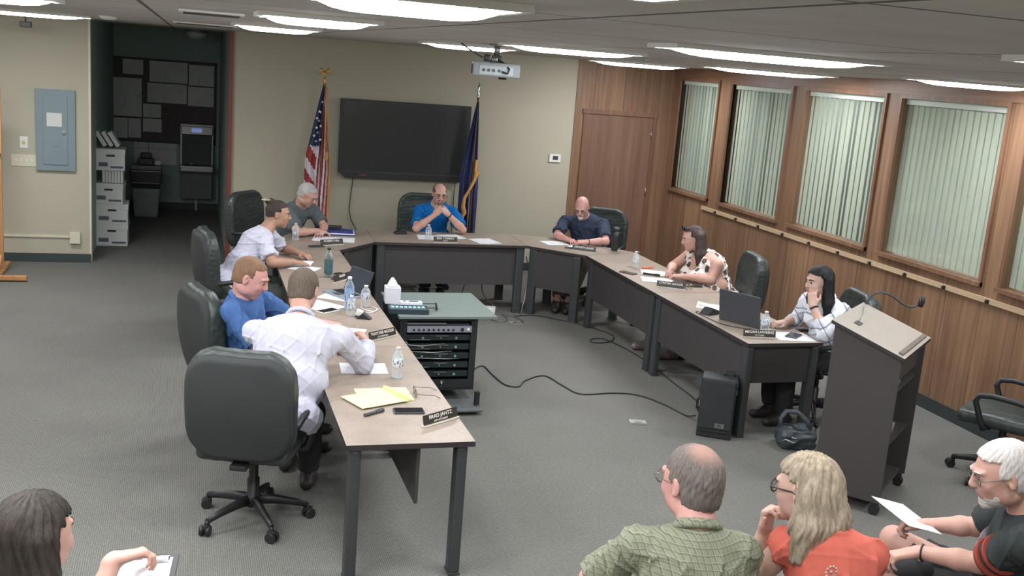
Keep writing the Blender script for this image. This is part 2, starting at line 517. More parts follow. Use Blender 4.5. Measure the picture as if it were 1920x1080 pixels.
# ------------------------------------------------------------------ shell
X0, XR, YB, YW, H = -3.4, 6.07, -1.2, 12.68, 2.74
def struct(name, mb, mats, parent=None):
    o = mb.build(name, mats, parent)
    if parent is None: o['kind'] = 'structure'
    return o
m = MB(); m.span((X0 - .2, YB - .2, -.1), (XR + 1.6, 17.3, 0)); struct('floor', m, M_CARPET)
m = MB(); m.span((X0 - .2, YB - .2, H), (XR + 1.6, 17.3, H + .1)); struct('ceiling', m, M_CEIL)
m = MB(); m.span((X0, YW, 0), (-1.05, YW + .12, H)); m.span((.47, YW, 0), (4.72, YW + .12, H)); struct('wall_back', m, M_BEIGE)
m = MB(); m.span((4.72, YW - .012, 0), (4.84, YW + .12, H)); m.span((5.86, YW - .012, 0), (XR + .2, YW + .12, H)); m.span((4.84, YW - .012, 2.12), (5.86, YW + .12, H)); struct('wall_back_wood', m, M_WOOD)
m = MB(); m.span((X0 - .12, YB, 0), (X0, YW + .12, H)); struct('wall_left', m, M_BEIGE)
m = MB(); m.span((X0, YB - .12, 0), (XR + .2, YB, H)); struct('wall_front', m, M_BEIGE)
# hall beyond the opening
m = MB(); m.span((-1.2, YW + .12, 0), (-1.08, 17.1, H)); struct('wall_hall_left', m, M_GREEN)
m = MB(); m.span((.46, YW + .12, 0), (.58, 17.1, H)); struct('wall_hall_right', m, M_GREEN)
m = MB(); m.span((-1.2, 17.0, 0), (.58, 17.12, H)); struct('wall_hall_back', m, M_GREEN)
m = MB(); m.span((-1.07, 16.975, 0), (.45, 17.0, .1)); struct('baseboard_hall_back', m, M_BASE)
m = MB(); m.span((.44, YW - .03, 0), (.485, YW + .13, H - .005)); struct('trim_1', m, M_RED)
m = MB(); m.span((-1.068, YW - .008, 0), (-1.046, YW + .12, H - .005)); struct('trim_2', m, M_CREAM)
# right wall: wood dado, sill, mullions, header
WIN = [(12.44, 11.42), (11.08, 9.80), (9.52, 8.23), (7.98, 6.70), (6.45, 5.2), (4.95, 3.7), (3.45, 2.2), (1.95, .7)]
m = MB(); m.span((XR, YB, 0), (XR + .14, YW, 1.185)); m.span((XR, YB, 2.6), (XR + .14, YW, H))
ys = [YW] + [v for p_ in WIN for v in p_] + [YB]
for i in range(0, len(ys), 2): m.span((XR, ys[i + 1], 1.185), (XR + .14, ys[i], 2.6))
struct('wall_right', m, M_WOOD)
m = MB(); m.span((XR - .012, YB, 0), (XR, YW - .02, .11)); struct('baseboard_right', m, M_BASE)
m = MB(); m.span((X0, YW - .012, 0), (-1.05, YW, .1)); m.span((.49, YW - .012, 0), (4.7, YW, .1)); struct('baseboard_back', m, M_BASE)
m = MB(); m.span((4.74, YW - .024, 0), (4.83, YW - .012, .1)); struct('baseboard_back_wood', m, M_BASE)
m = MB(); m.span((X0, YB, 0), (X0 + .012, YW - .02, .1)); struct('baseboard_left', m, M_BASE)
# dark room behind the interior windows
m = MB(); m.span((XR + 1.45, YB, 0), (XR + 1.57, YW + .2, H)); struct('wall_office_far', m, paint_mat('office_dark_paint', (120, 126, 122)))
m = MB(); m.span((XR + .14, YW, 0), (XR + 1.5, YW + .12, H)); struct('wall_office_end', m, M_GREEN)
m = MB(); m.span((XR + .14, YB - .12, 0), (XR + 1.5, YB, H)); struct('wall_office_near', m, M_GREEN)

def blind_mat():
    mm, nt, b = nmat('vertical_blind_fabric'); v = coords(nt, (1, 1, .3)); n = noise(nt, 6, v, 3)
    nt.links.new(ramp(nt, n.outputs['Fac'], [(.3, srgb((222, 225, 214))), (.7, srgb((236, 238, 228)))]), b.inputs['Base Color'])
    b.inputs['Roughness'].default_value = .6
    tl = nt.nodes.new('ShaderNodeBsdfTranslucent'); tl.inputs['Color'].default_value = (.8, .82, .76, 1)
    mx = nt.nodes.new('ShaderNodeMixShader'); mx.inputs[0].default_value = .45
    nt.links.new(b.outputs[0], mx.inputs[1]); nt.links.new(tl.outputs[0], mx.inputs[2]); nt.links.new(mx.outputs[0], nt.nodes['Material Output'].inputs['Surface'])
    return mm
M_BLIND = blind_mat()
for wi, (ya, yb) in enumerate(WIN):
    z0, z1 = 1.2, 2.585
    m = MB()   # frame
    t = .035
    x0, x1 = XR - .022, XR + .12
    m.span((x0, yb - t, z0 - t), (x1, yb, z1 + t)); m.span((x0, ya, z0 - t), (x1, ya + t, z1 + t))
    m.span((x0, yb, z1), (x1, ya, z1 + t)); m.span((x0 - .02, yb - t, z0 - t), (x1, ya + t, z0))
    f = struct('window_%d' % (wi + 1), m, [M_WOODB])
    m = MB(); m.span((XR + .005, yb, z0), (XR + .010, ya, z1)); m.build('glass_pane', M_GLASS, f)
    m = MB(); m.span((XR + .03, yb + .005, z1 - .05), (XR + .085, ya - .005, z1)); m.build('blind_rail', M_WHITE, f)
    # vertical slats: each one a part; tilted slats leave dark gaps, closed ones overlap
    tilt = [10, 10, 10, 4, 6, 30, 30, 30][wi]
    if wi < 5:
        n = 0; pitch = .084 if wi < 3 else .078; y = ya - .03
        while y > yb + .03:
            m = MB()
            a = tilt + rnd.uniform(-4, 4) + (14 if (wi in (0, 1, 2) and n in (6, 9, 13) or wi == 4 and n == 5) else 0)
            if wi == 4 and n == 5: a = 70
            wdt = .089
            d = Vector((math.sin(R(a)), math.cos(R(a)), 0)) * wdt / 2
            nn = Vector((math.cos(R(a)), -math.sin(R(a)), 0))
            c = Vector((XR + .055, y, 0))
            def sf(u, v_, c=c, d=d, nn=nn):
                p_ = c + d * (2 * u - 1) + nn * (.006 * (1 - (2 * u - 1) ** 2)); return (p_.x, p_.y, z0 + .012 + v_ * (z1 - .05 - z0))
            m.sheet(sf, 4, 1, thick=.0012)
            m.build('slat', M_BLIND, f)
            y -= pitch; n += 1
    else:
        m = MB(); m.span((XR + .15, yb, z0), (XR + .155, ya, z1 - .05)); m.build('slat', M_BLIND, f)
# wood trim boards
m = MB(); m.span((XR - .014, YB, 2.62), (XR, YW - .02, 2.735)); struct('trim_3', m, M_WOODY)
# door in the wooden wall
m = MB(); m.span((4.885, YW - .02, .01), (5.815, YW + .02, 2.075))
d1 = struct('door_1', m, M_DOOR)
m = MB()
m.span((4.84, YW - .035, 0), (4.885, YW + .02, 2.12)); m.span((5.815, YW - .035, 0), (5.86, YW + .02, 2.12)); m.span((4.82, YW - .04, 2.0755), (5.88, YW - .03, 2.135)); m.span((4.886, YW - .03, 2.0755), (5.814, YW + .02, 2.119))
m.build('door_frame', M_WOODB, d1)
for z in (.25, 1.1, 1.85):
    m = MB(); m.cyl((5.805, YW - .03, z - .05), (5.805, YW - .03, z + .05), .008, n=8); m.build('hinge', M_STEEL, d1)
m = MB(); m.lathe([(.03, 0), (.03, .01), (.012, .02), (.012, .05), (.028, .06), (.028, .085), (.01, .095)], (4.95, YW - .02, .88), M=Matrix.Rotation(R(90), 3, 'X')); m.build('door_knob', M_STEEL, d1)
m = MB(); m.span((5.497, YW - .014, 2.14), (5.505, YW - .01, H)); struct('trim_4', m, M_WOODB)

# coat rail with hooks
t = thing('coat_rail', 'long pale wooden rail with dark pegs on the wood panelling below the windows', 'rail', (XR, 8.0, 1.075))
m = MB(); m.box((-.016, -1.2, 0), (.02, 9.4, .045), bev=.003); m.build('rail_board', M_OAK, t)
for k in range(15):
    y = 11.12 - .508 * k - 8.0
    m = MB(); m.box((-.03, y, -.004), (.01, .03, .03)); m.tube([(-.032, y, .0), (-.05, y, -.01), (-.056, y, .008)], .004, 6); m.build('coat_hook', M_BLACK, t)

# ------------------------------------------------------------------ ceiling lights
M_LENS = emis('lit_acrylic_lens', (.97, .98, 1.0), LIGHT)
M_FRAME = M('light_frame_white', (215, 213, 208), .5, var=.03)
M_LENS2 = emis('blind_fill_lens', (.95, .98, .96), LIGHT * .3)  # weak emission for the lights added behind the blinds
def light(xa, xb, ya, yb, drop, label, lens=None):
    cx, cy = (xa + xb) / 2, (ya + yb) / 2; lx, ly = xb - xa, yb - ya
    t = thing('ceiling_light', label, 'ceiling light', (cx, cy, H), group='fluorescent ceiling lights')
    m = MB()
    for s in (-1, 1):
        m.box((s * (lx / 2 + .012), 0, -.009), (.024, ly + .048, .018)); m.box((0, s * (ly / 2 + .012), -.009), (lx, .024, .018))
    m.build('light_frame', M_FRAME, t)
    m = MB()
    def sf(u, v):
        a = 1 - abs(2 * u - 1) ** 6; b = 1 - abs(2 * v - 1) ** 3
        return ((u - .5) * lx, (v - .5) * ly, -.004 - drop * min(a, 1) * b)
    m.sheet(sf, 16, 10); m.build('light_lens', lens or M_LENS, t)
    return t
LIGHTS = [
 (.27, .74, 2.4, 2.75, .04, 'long ceiling light nearest the camera, in the middle of the top edge'),
 (.29, .76, 4.5, 4.82, .04, 'second ceiling light from the camera in the row above the left desks'),
 (.30, .85, 7.45, 7.78, .04, 'farthest ceiling light of the left row, beside the hall opening'),
 (1.86, 2.6, 8.5, 8.82, .04, 'ceiling light just left of the projector mount, close to the back wall'),
 (1.93, 2.78, 6.3, 6.62, .04, 'ceiling light just right of the projector mount'),
 (1.9, 2.88, 3.95, 4.2, .04, 'longest bright ceiling light, right of the projector and nearer the camera'),
 (4.4, 5.5, 11.2, 11.5, .045, 'small far ceiling light in front of the wooden wall and door'),
 (4.5, 5.72, 8.55, 8.85, .04, 'ceiling light in front of the second and third windows'),
 (4.9, 5.85, 6.2, 6.45, .04, 'ceiling light at the right edge in front of the fourth window'),
 (2.25, 2.9, 2.3, 2.5, .03, 'ceiling light cut off at the right edge, highest on that side'),
 (-1.2, -.6, 5.3, 5.6, .04, 'ceiling light cut off at the top left corner, the nearer one'),
 (-2.2, -.9, 10.7, 11.0, .04, 'ceiling light at the top left above the electrical panel'),
 (.42, .74, 1.30, 1.66, .012, 'thin slice of a ceiling light at the top edge right of the middle'),
 (-1.7, -.5, 2.2, 2.5, .04, 'added unseen fill light over the left floor, outside the camera view'),  # from here on unseen fixtures, added to light the room from outside the view
 (.6, 1.8, -.6, -.3, .04, 'added unseen fill light at the back middle of the room'),
 (4.3, 5.5, 3.6, 3.9, .04, 'added unseen fill light over the right rear of the room'),
 (-2.9, -1.7, 5.0, 5.3, .04, 'added unseen fill light over the far left floor, nearer one'), (-2.9, -1.7, 8.2, 8.5, .04, 'added unseen fill light over the far left floor, farther one'), (-1.7, -.5, 3.6, 3.9, .04, 'added unseen fill light over the left aisle')]  # unseen lights added to brighten the dark left floor
for a in LIGHTS: light(*a)
for yy in (11.3, 8.9, 6.6):  # lights added in the office so the blind slats come out brighter
    light(XR + .5, XR + 1.2, yy - .6, yy + .6, .03, 'added fill light in the neighbouring room to brighten the blinds, %s one' % {11.3: 'farthest', 8.9: 'middle', 6.6: 'nearest'}[yy], M_LENS2)

# ------------------------------------------------------------------ hall contents
t = thing('drinking_fountain', 'grey steel drinking fountain with bottle filler on the hall back wall', 'drinking fountain', (.13, 16.96, 0))
m = MB(); m.span((-.02, -.06, .0), (.02, -.02, .2)); m.build('drain_pipe', M_STEEL, t)
m = MB(); m.span((-.25, -.1, .66), (.25, 0, 1.34), .01); m.build('back_panel', M_STEEL, t)
m = MB(); m.span((-.22, -.102, .72), (.22, -.06, 1.18)); m.build('filler_recess', M('filler_recess', (66, 74, 72), .6), t)
m = MB(); m.box((0, -.14, 1.25), (.46, .09, .13), bev=.01); m.build('filler_head', M_STEEL, t)
m = MB(); m.span((-.08, -.19, 1.225), (.07, -.186, 1.285)); m.build('display', emis('lit_blue_display', (.25, .35, .75), .35), t)
m = MB(); m.box((0, -.22, .68), (.5, .34, .1), bev=.02); m.build('basin', M_STEEL, t)
m = MB(); m.tube([(-.18, -.3, .73), (-.1, -.34, .76), (.0, -.35, .76)], .009, 8); m.build('spout', M_CHROME, t)
m = MB(); m.box((0, -.12, .42), (.46, .22, .44), bev=.01); m.build('cooler_body', M('cooler_grey', (98, 104, 102), .5), t)

t = thing('notice_board', 'large dark notice board on the hall back wall covered with papers', 'notice board', (-.365, 16.995, 1.65))
m = MB(); m.box((0, -.008, 0), (1.51, .016, 1.22)); m.build('board', M_DARKBOARD, t)
m = MB()
for s in (-1, 1): m.box((s * .765, -.012, 0), (.02, .024, 1.26)); m.box((0, -.012, s * .62), (1.55, .024, .02))
m.build('board_frame', M('board_frame', (40, 42, 42), .6), t)
def paper_mat(name, rgb=(232, 234, 238), line=.009, dens=.5, axis='y', block=True, ink=(120, 122, 130)):
    m_, nt, b = nmat(name); v = coords(nt); x, y, z = sep(nt, v)[:3]
    c = {'y': y, 'z': z, 'x': x}[axis]; o = x if axis != 'x' else y
    ln = math_(nt, 'LESS_THAN', math_(nt, 'FRACT', math_(nt, 'DIVIDE', c, line)), .35)
    n = noise(nt, 1.0, coords(nt, (60, 60, 2) if axis == 'z' else (60, 160, 1)), 1)
    n2 = noise(nt, 9, v, 1)
    k = math_(nt, 'MULTIPLY', ln, math_(nt, 'GREATER_THAN', n.outputs['Fac'], .45))
    k = math_(nt, 'MULTIPLY', k, math_(nt, 'GREATER_THAN', n2.outputs['Fac'], 1 - dens))
    nt.links.new(mixc(nt, k, srgb(rgb), srgb(ink)), b.inputs['Base Color']); b.inputs['Roughness'].default_value = .7
    return m_
M_PW = paper_mat('pinned_paper_print', (200, 202, 200), .03, .35, 'z', ink=(150, 154, 156))
PP = [((-.95, 2.03), (-.66, 2.25), 'small framed sheet at the top left of the hall notice board'),
      ((-.57, 1.94), (-.02, 2.25), 'wide sheet at the upper middle of the hall notice board'), ((.0, 1.92), (.37, 2.23), 'sheet at the top right corner of the hall notice board'),
      ((-.6, 1.63), (-.03, 1.92), 'sheet below the wide one on the hall notice board'), ((-.01, 1.61), (.37, 1.9), 'right sheet of the second row on the hall notice board'),
      ((-1.1, 1.4), (-.68, 1.97), 'tall blank sheet at the left of the hall notice board'), ((-1.1, 1.07), (-.88, 1.37), 'small blank sheet at the bottom left of the hall notice board'),
      ((-.87, 1.08), (-.69, 1.37), 'narrow printed sheet at the bottom left of the hall notice board'), ((-.66, 1.4), (-.4, 1.6), 'printed sheet in the centre of the hall notice board'),
      ((-.66, 1.18), (-.39, 1.38), 'blank sheet in the centre of the hall notice board')]
for a, b, lb in PP:
    m = MB(); m.box((0, 0, 0), (b[0] - a[0], .002, b[1] - a[1]))
    solo('pinned_paper', m, M_PW, lb, 'paper', ((a[0] + b[0]) / 2, 16.976, (a[1] + b[1]) / 2), group='papers on the hall notice board')
for i, (x, z) in enumerate([(-.69, 1.04), (-.47, 1.04), (-.27, 1.04), (-.69, .8), (-.47, .8), (-.27, .8)]):
    m = MB(); m.box((0, 0, 0), (.2, .002, .23))
    solo('wall_notice', m, M_PW, 'printed sheet taped to the hall wall, %s of the %s row above the bin' % (['left', 'middle', 'right'][i % 3], ['upper', 'lower'][i // 3]), 'paper', (x, 16.997, z), group='sheets taped above the bin')

# stack of archive boxes
M_BOX = M('white_archive_cardboard', (205, 208, 205), .8, var=.05); M_PRINT = M('grey_box_print', (92, 100, 112), .8)
def carton(x, y, z, w_, d_, h_, rz, label, lid=True):
    t = thing('archive_box', label, 'box', (x, y, z), rz, 'archive boxes in the hall')
    m = MB(); m.span((-w_ / 2, -d_ / 2, 0), (w_ / 2, d_ / 2, h_)); m.build('box_body', M_BOX, t)
    if lid:
        m = MB(); m.span((-w_ / 2 - .006, -d_ / 2 - .006, h_ - .06), (w_ / 2 + .006, d_ / 2 + .006, h_ + .004)); m.build('box_lid', M_BOX, t)
    m = MB(); m.span((-.05, -d_ / 2 - .003, h_ * .66), (.05, -d_ / 2 - .0005, h_ * .66 + .025)); m.build('hand_hole', M_BLACK, t)
    m = MB(); m.span((-w_ * .42, -d_ / 2 - .002, .05), (-w_ * .1, -d_ / 2 - .0005, .1)); m.span((.0, -d_ / 2 - .002, .03), (w_ * .45, -d_ / 2 - .0005, .055)); m.build('printed_label', M_PRINT, t)
carton(-.9, 13.95, 0, .37, .4, .27, 0, 'white archive box on the hall floor, lowest of the stack')
carton(-.9, 13.95, .275, .37, .4, .25, R(1), 'white archive box second from the bottom of the hall stack')
carton(-.93, 13.95, .53, .33, .38, .25, R(-2), 'white archive box third from the bottom of the hall stack')
carton(-.92, 13.95, .945, .33, .36, .26, R(2), 'white archive box highest in the hall stack, under the loose files')
m = MB()
for k in range(7): m.span((-.12 + k * .035, -.13, 0), (-.09 + k * .035, .13, .15))
solo('envelope_stack', m, M_BOX, 'row of pale files standing between the upper boxes of the hall stack', 'files', (-.89, 13.93, .79))
for k in range(3):
    m = MB(); m.box((0, 0, .11), (.045, .24, .2), rot=Matrix.Rotation(R(-32), 3, 'Y'))
    solo('document_file', m, M_BOX, 'grey file leaning on top of the box stack, %s of three' % ['left', 'middle', 'right'][k], 'file', (-1.03 + k * .075, 13.95, 1.215 + (.0 if k < 2 else -.0)), group='files leaning on the box stack')
t = thing('trash_can', 'grey square bin with black liner below the notices in the hall', 'bin', (-.58, 16.2, 0))
m = MB(); m.box((0, 0, .33), (.42, .36, .66), bev=.03, taper=.78); m.build('bin_body', M('bin_grey', (130, 134, 132), .6), t)
m = MB(); m.box((0, 0, .6), (.45, .39, .2), bev=.02, taper=.96); m.box((0, -.02, .48), (.42, .37, .1), bev=.02, taper=.9); m.build('bin_liner', M('bin_liner_black', (46, 48, 50), .35), t)
m = MB(); m.box((0, 0, .735), (.43, .37, .07), bev=.03); m.build('bin_lid', M('bin_lid_grey', (118, 122, 120), .6), t)
m = MB(); m.box((0, 0, .05), (.22, .2, .1), bev=.02); m.box((0, -.02, .14), (.16, .12, .08), bev=.02)
solo('desk_gadget', m, M_BLACK, 'small black device sitting on the hall bin lid', 'device', (-.58, 16.1, .77))
m = MB(); m.lathe([(.03, 0), (.06, .02), (.05, .06), (.01, .08)]); solo('crumpled_tissue', m, M_WHITE, 'crumpled white tissue on the right of the hall bin lid', 'tissue', (-.42, 16.1, .77))
t = thing('hall_lamp', 'unlit round dome lamp on the dark hall ceiling', 'ceiling lamp', (.1, 15.6, H))
m = MB(); m.lathe([(.17, 0), (.17, -.02), (.15, -.03)]); m.build('lamp_base', M_STEEL, t)
m = MB(); m.lathe([(.15, -.03), (.14, -.07), (.1, -.11), (.03, -.13)]); m.build('lamp_globe', M('opal_glass', (190, 190, 180), .4), t)

# ------------------------------------------------------------------ left wall panel things
t = thing('electrical_panel', 'grey-blue electrical breaker panel on the left beige wall', 'electrical panel', (-1.41, YW, 1.5))
m = MB(); m.box((0, -.02, 0), (.41, .04, .9), bev=.004); m.build('panel_box', M_GREYBLUE, t)
m = MB(); m.box((.0, -.044, 0), (.25, .012, .76), bev=.004); d = m.build('panel_door', M_GREYBLUE, t)
m = MB(); m.box((-.01, -.052, .12), (.155, .004, .15)); m.build('label_sheet', M_PW, d)
m = MB(); m.box((.085, -.056, -.02), (.035, .014, .04), bev=.003); m.build('latch', M_STEEL, d)
m = MB(); m.box((-.0, -.052, -.17), (.04, .004, .012)); m.build('nameplate', M_STEEL, d)
for z, s, n, lb, ty in ((1.35, .08, 'light_switch', 'small white thermostat plate above the row of switches', 0), (1.15, .26, 'light_switch', 'wide cream plate with four light switches left of the electrical panel', 1)):
    t = thing(n, lb, 'switch', (-1.74, YW, z))
    m = MB(); m.box((0, -.004, 0), (s, .008, .13), bev=.002); m.build('switch_plate', M_WHITE if not ty else M_CREAM, t)
    for k in range(4 if ty else 1):
        m = MB(); m.box((((k - 1.5) * .055 if ty else 0), -.012, 0), (.012 if ty else .03, .012, .025 if ty else .03)); m.build('toggle', M_WHITE if ty else M('toggle_yellow', (190, 180, 110), .5), t)
t = thing('cable_raceway', 'cream cable raceway with outlet box low on the left beige wall', 'raceway', (-1.22, YW, .3))
m = MB(); m.span((-2.1, -.02, -.012), (-.05, 0, .012)); m.build('raceway_channel', M_CREAM, t)
m = MB(); m.box((0, -.025, -.01), (.11, .05, .13), bev=.004); m.build('outlet_box', M_CREAM, t)
t = thing('motion_sensor', 'small dark device hanging from the ceiling at the top left', 'sensor', (-1.62, 12.1, H))
m = MB(); m.cyl((0, 0, 0), (0, 0, -.09), .008, n=8); m.build('rod', M_CHAR, t)
m = MB(); m.box((0, 0, -.115), (.11, .08, .06), bev=.01); m.build('sensor_head', M_CHAR, t)
M_EASEL = wood_mat('easel_pine', (170, 120, 76), (196, 150, 104), 'z', rough=.5)
t = thing('easel', 'wooden floor easel with whiteboard cut off at the left edge', 'easel', (-2.22, 12.0, 0))
for x in (-.37, .33):
    m = MB(); m.box((x, 0, .9), (.05, .035, 1.78)); m.build('upright', M_EASEL, t)
    m = MB(); m.box((x, -.05, .03), (.06, .95, .05), bev=.01); m.box((x, -.2, .12), (.04, .3, .035), rot=Matrix.Rotation(R(35), 3, 'X')); m.build('foot', M_EASEL, t)
m = MB(); m.box((0.33, -.38, .04), (.6, .06, .05), bev=.008); m.build('front_foot', M_EASEL, t)
m = MB(); m.box((-.02, -.03, 1.62), (.74, .02, .66)); m.build('whiteboard', M_WHITE, t)
m = MB()
for s in (-1, 1): m.box((-.02 + s * .375, -.03, 1.62), (.018, .03, .69)); m.box((-.02, -.03, 1.62 + s * .34), (.76, .03, .018))
m.build('board_frame', M_EASEL, t)
# thermostat
t = thing('thermostat', 'small white wall thermostat with dark display beside the wooden wall', 'thermostat', (4.5, YW, 1.48))
m = MB(); m.box((0, -.012, 0), (.155, .024, .1), bev=.006); m.build('thermostat_case', M_WHITE, t)
m = MB(); m.box((.005, -.0255, .005), (.07, .003, .05)); m.build('display', M_CHAR, t)
# air vents and detectors on the ceiling
M_VENT = M('vent_dark', (70, 68, 66), .7)
t = thing('air_vent', 'slotted air vent in the ceiling in front of the hall opening', 'air vent', (.12, 9.2, H))
m = MB(); m.box((0, 0, -.006), (.5, .3, .012), bev=.003); m.build('vent_frame', M_FRAME, t)
for k in range(6): m = MB(); m.box((0, -.12 + k * .048, -.014), (.44, .02, .006)); m.build('vent_slat', M_VENT, t)
t = thing('air_vent', 'slotted air vent in the ceiling at the top left of the picture', 'air vent', (.1, 5.4, H))
m = MB(); m.box((0, 0, -.006), (.3, .3, .012), bev=.003); m.build('vent_frame', M_FRAME, t)
for k in range(6): m = MB(); m.box((0, -.12 + k * .048, -.014), (.26, .02, .006)); m.build('vent_slat', M_VENT, t)
t = thing('smoke_detector', 'small round detector on the ceiling above the left edge of the hall opening', 'detector', (-.63, 9.3, H))
m = MB(); m.lathe([(.07, 0), (.07, -.015), (.045, -.03), (.01, -.034)]); m.build('detector_body', M_WHITE, t)
for x, y, lb in ((2.98, 7.75, 'recessed sprinkler disc on the ceiling just above the light beside the projector'), (3.15, 7.1, 'recessed sprinkler disc on the ceiling farther right of the projector')):
    t = thing('sprinkler', lb, 'sprinkler', (x, y, H)); m = MB(); m.lathe([(.05, 0), (.05, -.006), (.02, -.01), (.02, -.025), (.005, -.03)]); m.build('sprinkler_disc', M_CHROME, t)

# ------------------------------------------------------------------ television
def tv_screen():
    m_, nt, b = nmat('tv_screen_glass'); b.inputs['Base Color'].default_value = srgb((46, 50, 50)); b.inputs['Roughness'].default_value = .22
    b.inputs['Specular IOR Level'].default_value = .6
    n = noise(nt, 200, coords(nt), 1); bump(nt, b, n.outputs['Fac'], .02, .001); return m_
t = thing('television', 'large black flat television mounted on the beige back wall between two flags', 'television', (2.53, YW, 1.6))
m = MB(); m.prism([(-.8, -.41), (-.8, .465), (.8, .465), (.8, -.41), (.72, -.475), (-.72, -.475)], -.1, -.035, 'y'); m.span((-.4, -.035, -.3), (.4, 0, .3)); m.build('tv_body', M_BLACK, t)
m = MB(); m.span((-.765, -.103, -.37), (.765, -.1, .43)); m.build('screen', tv_screen(), t)
m = MB(); m.span((-.77, -.108, -.405), (.77, -.1, -.395)); m.build('bezel_line', M_CHAR, t)
def text(s, size, mat, parent, loc, rot=(R(90), 0, 0), name='lettering', align='CENTER', ext=.0006, sx=1.0):
    cu = bpy.data.curves.new(name, 'FONT'); cu.body = s; cu.size = size; cu.extrude = ext; cu.align_x = align; cu.align_y = 'CENTER'
    cu.offset = size * .012
    o0 = bpy.data.objects.new(name, cu); COL.objects.link(o0)
    bpy.context.view_layer.update()
    me = bpy.data.meshes.new_from_object(o0.evaluated_get(bpy.context.evaluated_depsgraph_get())); me.name = name
    bpy.data.objects.remove(o0); bpy.data.curves.remove(cu)
    o = link_mesh(name, me, mat, parent)
    o.location = loc; o.rotation_euler = rot; o.scale = (sx, 1, 1); return o
text('SHARP', .03, M('tv_logo_red', (150, 90, 92), .5), t, (-.5, -.102, -.435))
m = MB(); m.tube([(1.92, YW - .05, 1.14), (1.92, YW - .012, 1.05), (1.905, YW - .01, .9), (1.895, YW - .01, .72), (1.92, YW - .012, .6), (2.0, YW - .015, .46), (2.02, YW - .015, .2)], .006, 6)
solo('hanging_cable', m, M_CHAR, 'dark cable hanging down the wall from the left of the television', 'cable')
m = MB(); m.tube([(3.2, YW - .05, 1.13), (3.2, YW - .012, 1.0), (3.2, YW - .012, .6), (3.21, YW - .012, .3)], .006, 6)
solo('hanging_cable', m, M_CHAR, 'dark cable hanging from the right of the television behind the blue flag', 'cable')

# ------------------------------------------------------------------ projector
t = thing('projector', 'grey projector hanging from the ceiling with its ports facing the camera', 'projector', (2.12, 7.4, H), R(-14))
m = MB(); m.cyl((0, .02, 0), (0, .02, -.08), .022, n=12); m.lathe([(.06, 0), (.06, -.012)], (0, .02, 0)); m.cyl((0, .02, -.08), (0, .02, -.13), .035, .05, n=12); m.build('ceiling_mount', M_STEEL, t)
m = MB(); m.box((-.07, .02, -.1), (.05, .05, .05), bev=.01); m.build('mount_joint', M_BLACK, t)
PBODY = M('projector_grey', (120, 126, 130), .45, var=.05)
m = MB(); m.box((0, 0, -.18), (.34, .27, .1), bev=.012); m.build('projector_body', PBODY, t)
m = MB(); m.box((0, -.137, -.185), (.24, .006, .06)); m.build('port_panel', M('port_panel', (150, 158, 160), .4), t)
for x in (-.09, -.055, -.02, .02): m = MB(); m.cyl((x, -.139, -.185), (x, -.146, -.185), .011, n=10); m.build('port', M_CHAR, t)
m = MB(); m.span((-.178, -.11, -.215), (-.171, .1, -.15)); m.build('side_grille', M_BLACK, t)
m = MB(); m.cyl((.05, -.05, -.23), (.05, -.05, -.245), .03, n=14); m.build('adjuster_foot', M_BLACK, t)
m = MB(); m.tube([(.0, -.0, -.1), (.05, -.08, -.13), (.09, -.16, -.17), (.08, -.17, -.2), (.04, -.15, -.19)], .007, 6); m.build('cable_loop', M_BLACK, t)
m = MB(); m.tube([(-.26, .05, -.01), (-.2, .03, -.05), (-.1, .02, -.1)], .006, 6); m.build('cable_tail', M_CHAR, t)

# ------------------------------------------------------------------ flags
M_GOLD = M('gold_brass', (190, 150, 80), .35, .7, var=.1); M_FRINGE = M('gold_fringe', (205, 150, 88), .8, var=.15, bmp=.5, bscale=200)
M_FBLUE = M('flag_blue_cloth', (44, 52, 88), .7, var=.1); M_FRED = M('flag_red_cloth', (150, 52, 58), .7, var=.1); M_FWHITE = M('flag_white_cloth', (205, 200, 208), .75, var=.06)
M_NAVY = M('flag_navy_cloth', (40, 48, 92), .6, var=.15); M_STAR = M('flag_star_white', (225, 228, 232), .7, var=.02)
def flag_stand(t, top):
    m = MB(); m.lathe([(.16, 0), (.16, .015), (.13, .03), (.05, .05), (.025, .09), (.02, .12)], n=24); m.build('stand_base', M_GOLD, t)
    m = MB(); m.cyl((0, 0, .05), (0, 0, top), .0135, n=12); m.build('pole', wood_mat('pole_wood', (120, 84, 60), (150, 110, 80), 'z'), t)
t = thing('flag', 'US flag with gold fringe and eagle finial hanging folded left of the television', 'flag', (1.49, 12.3, 0))
flag_stand(t, 2.24)
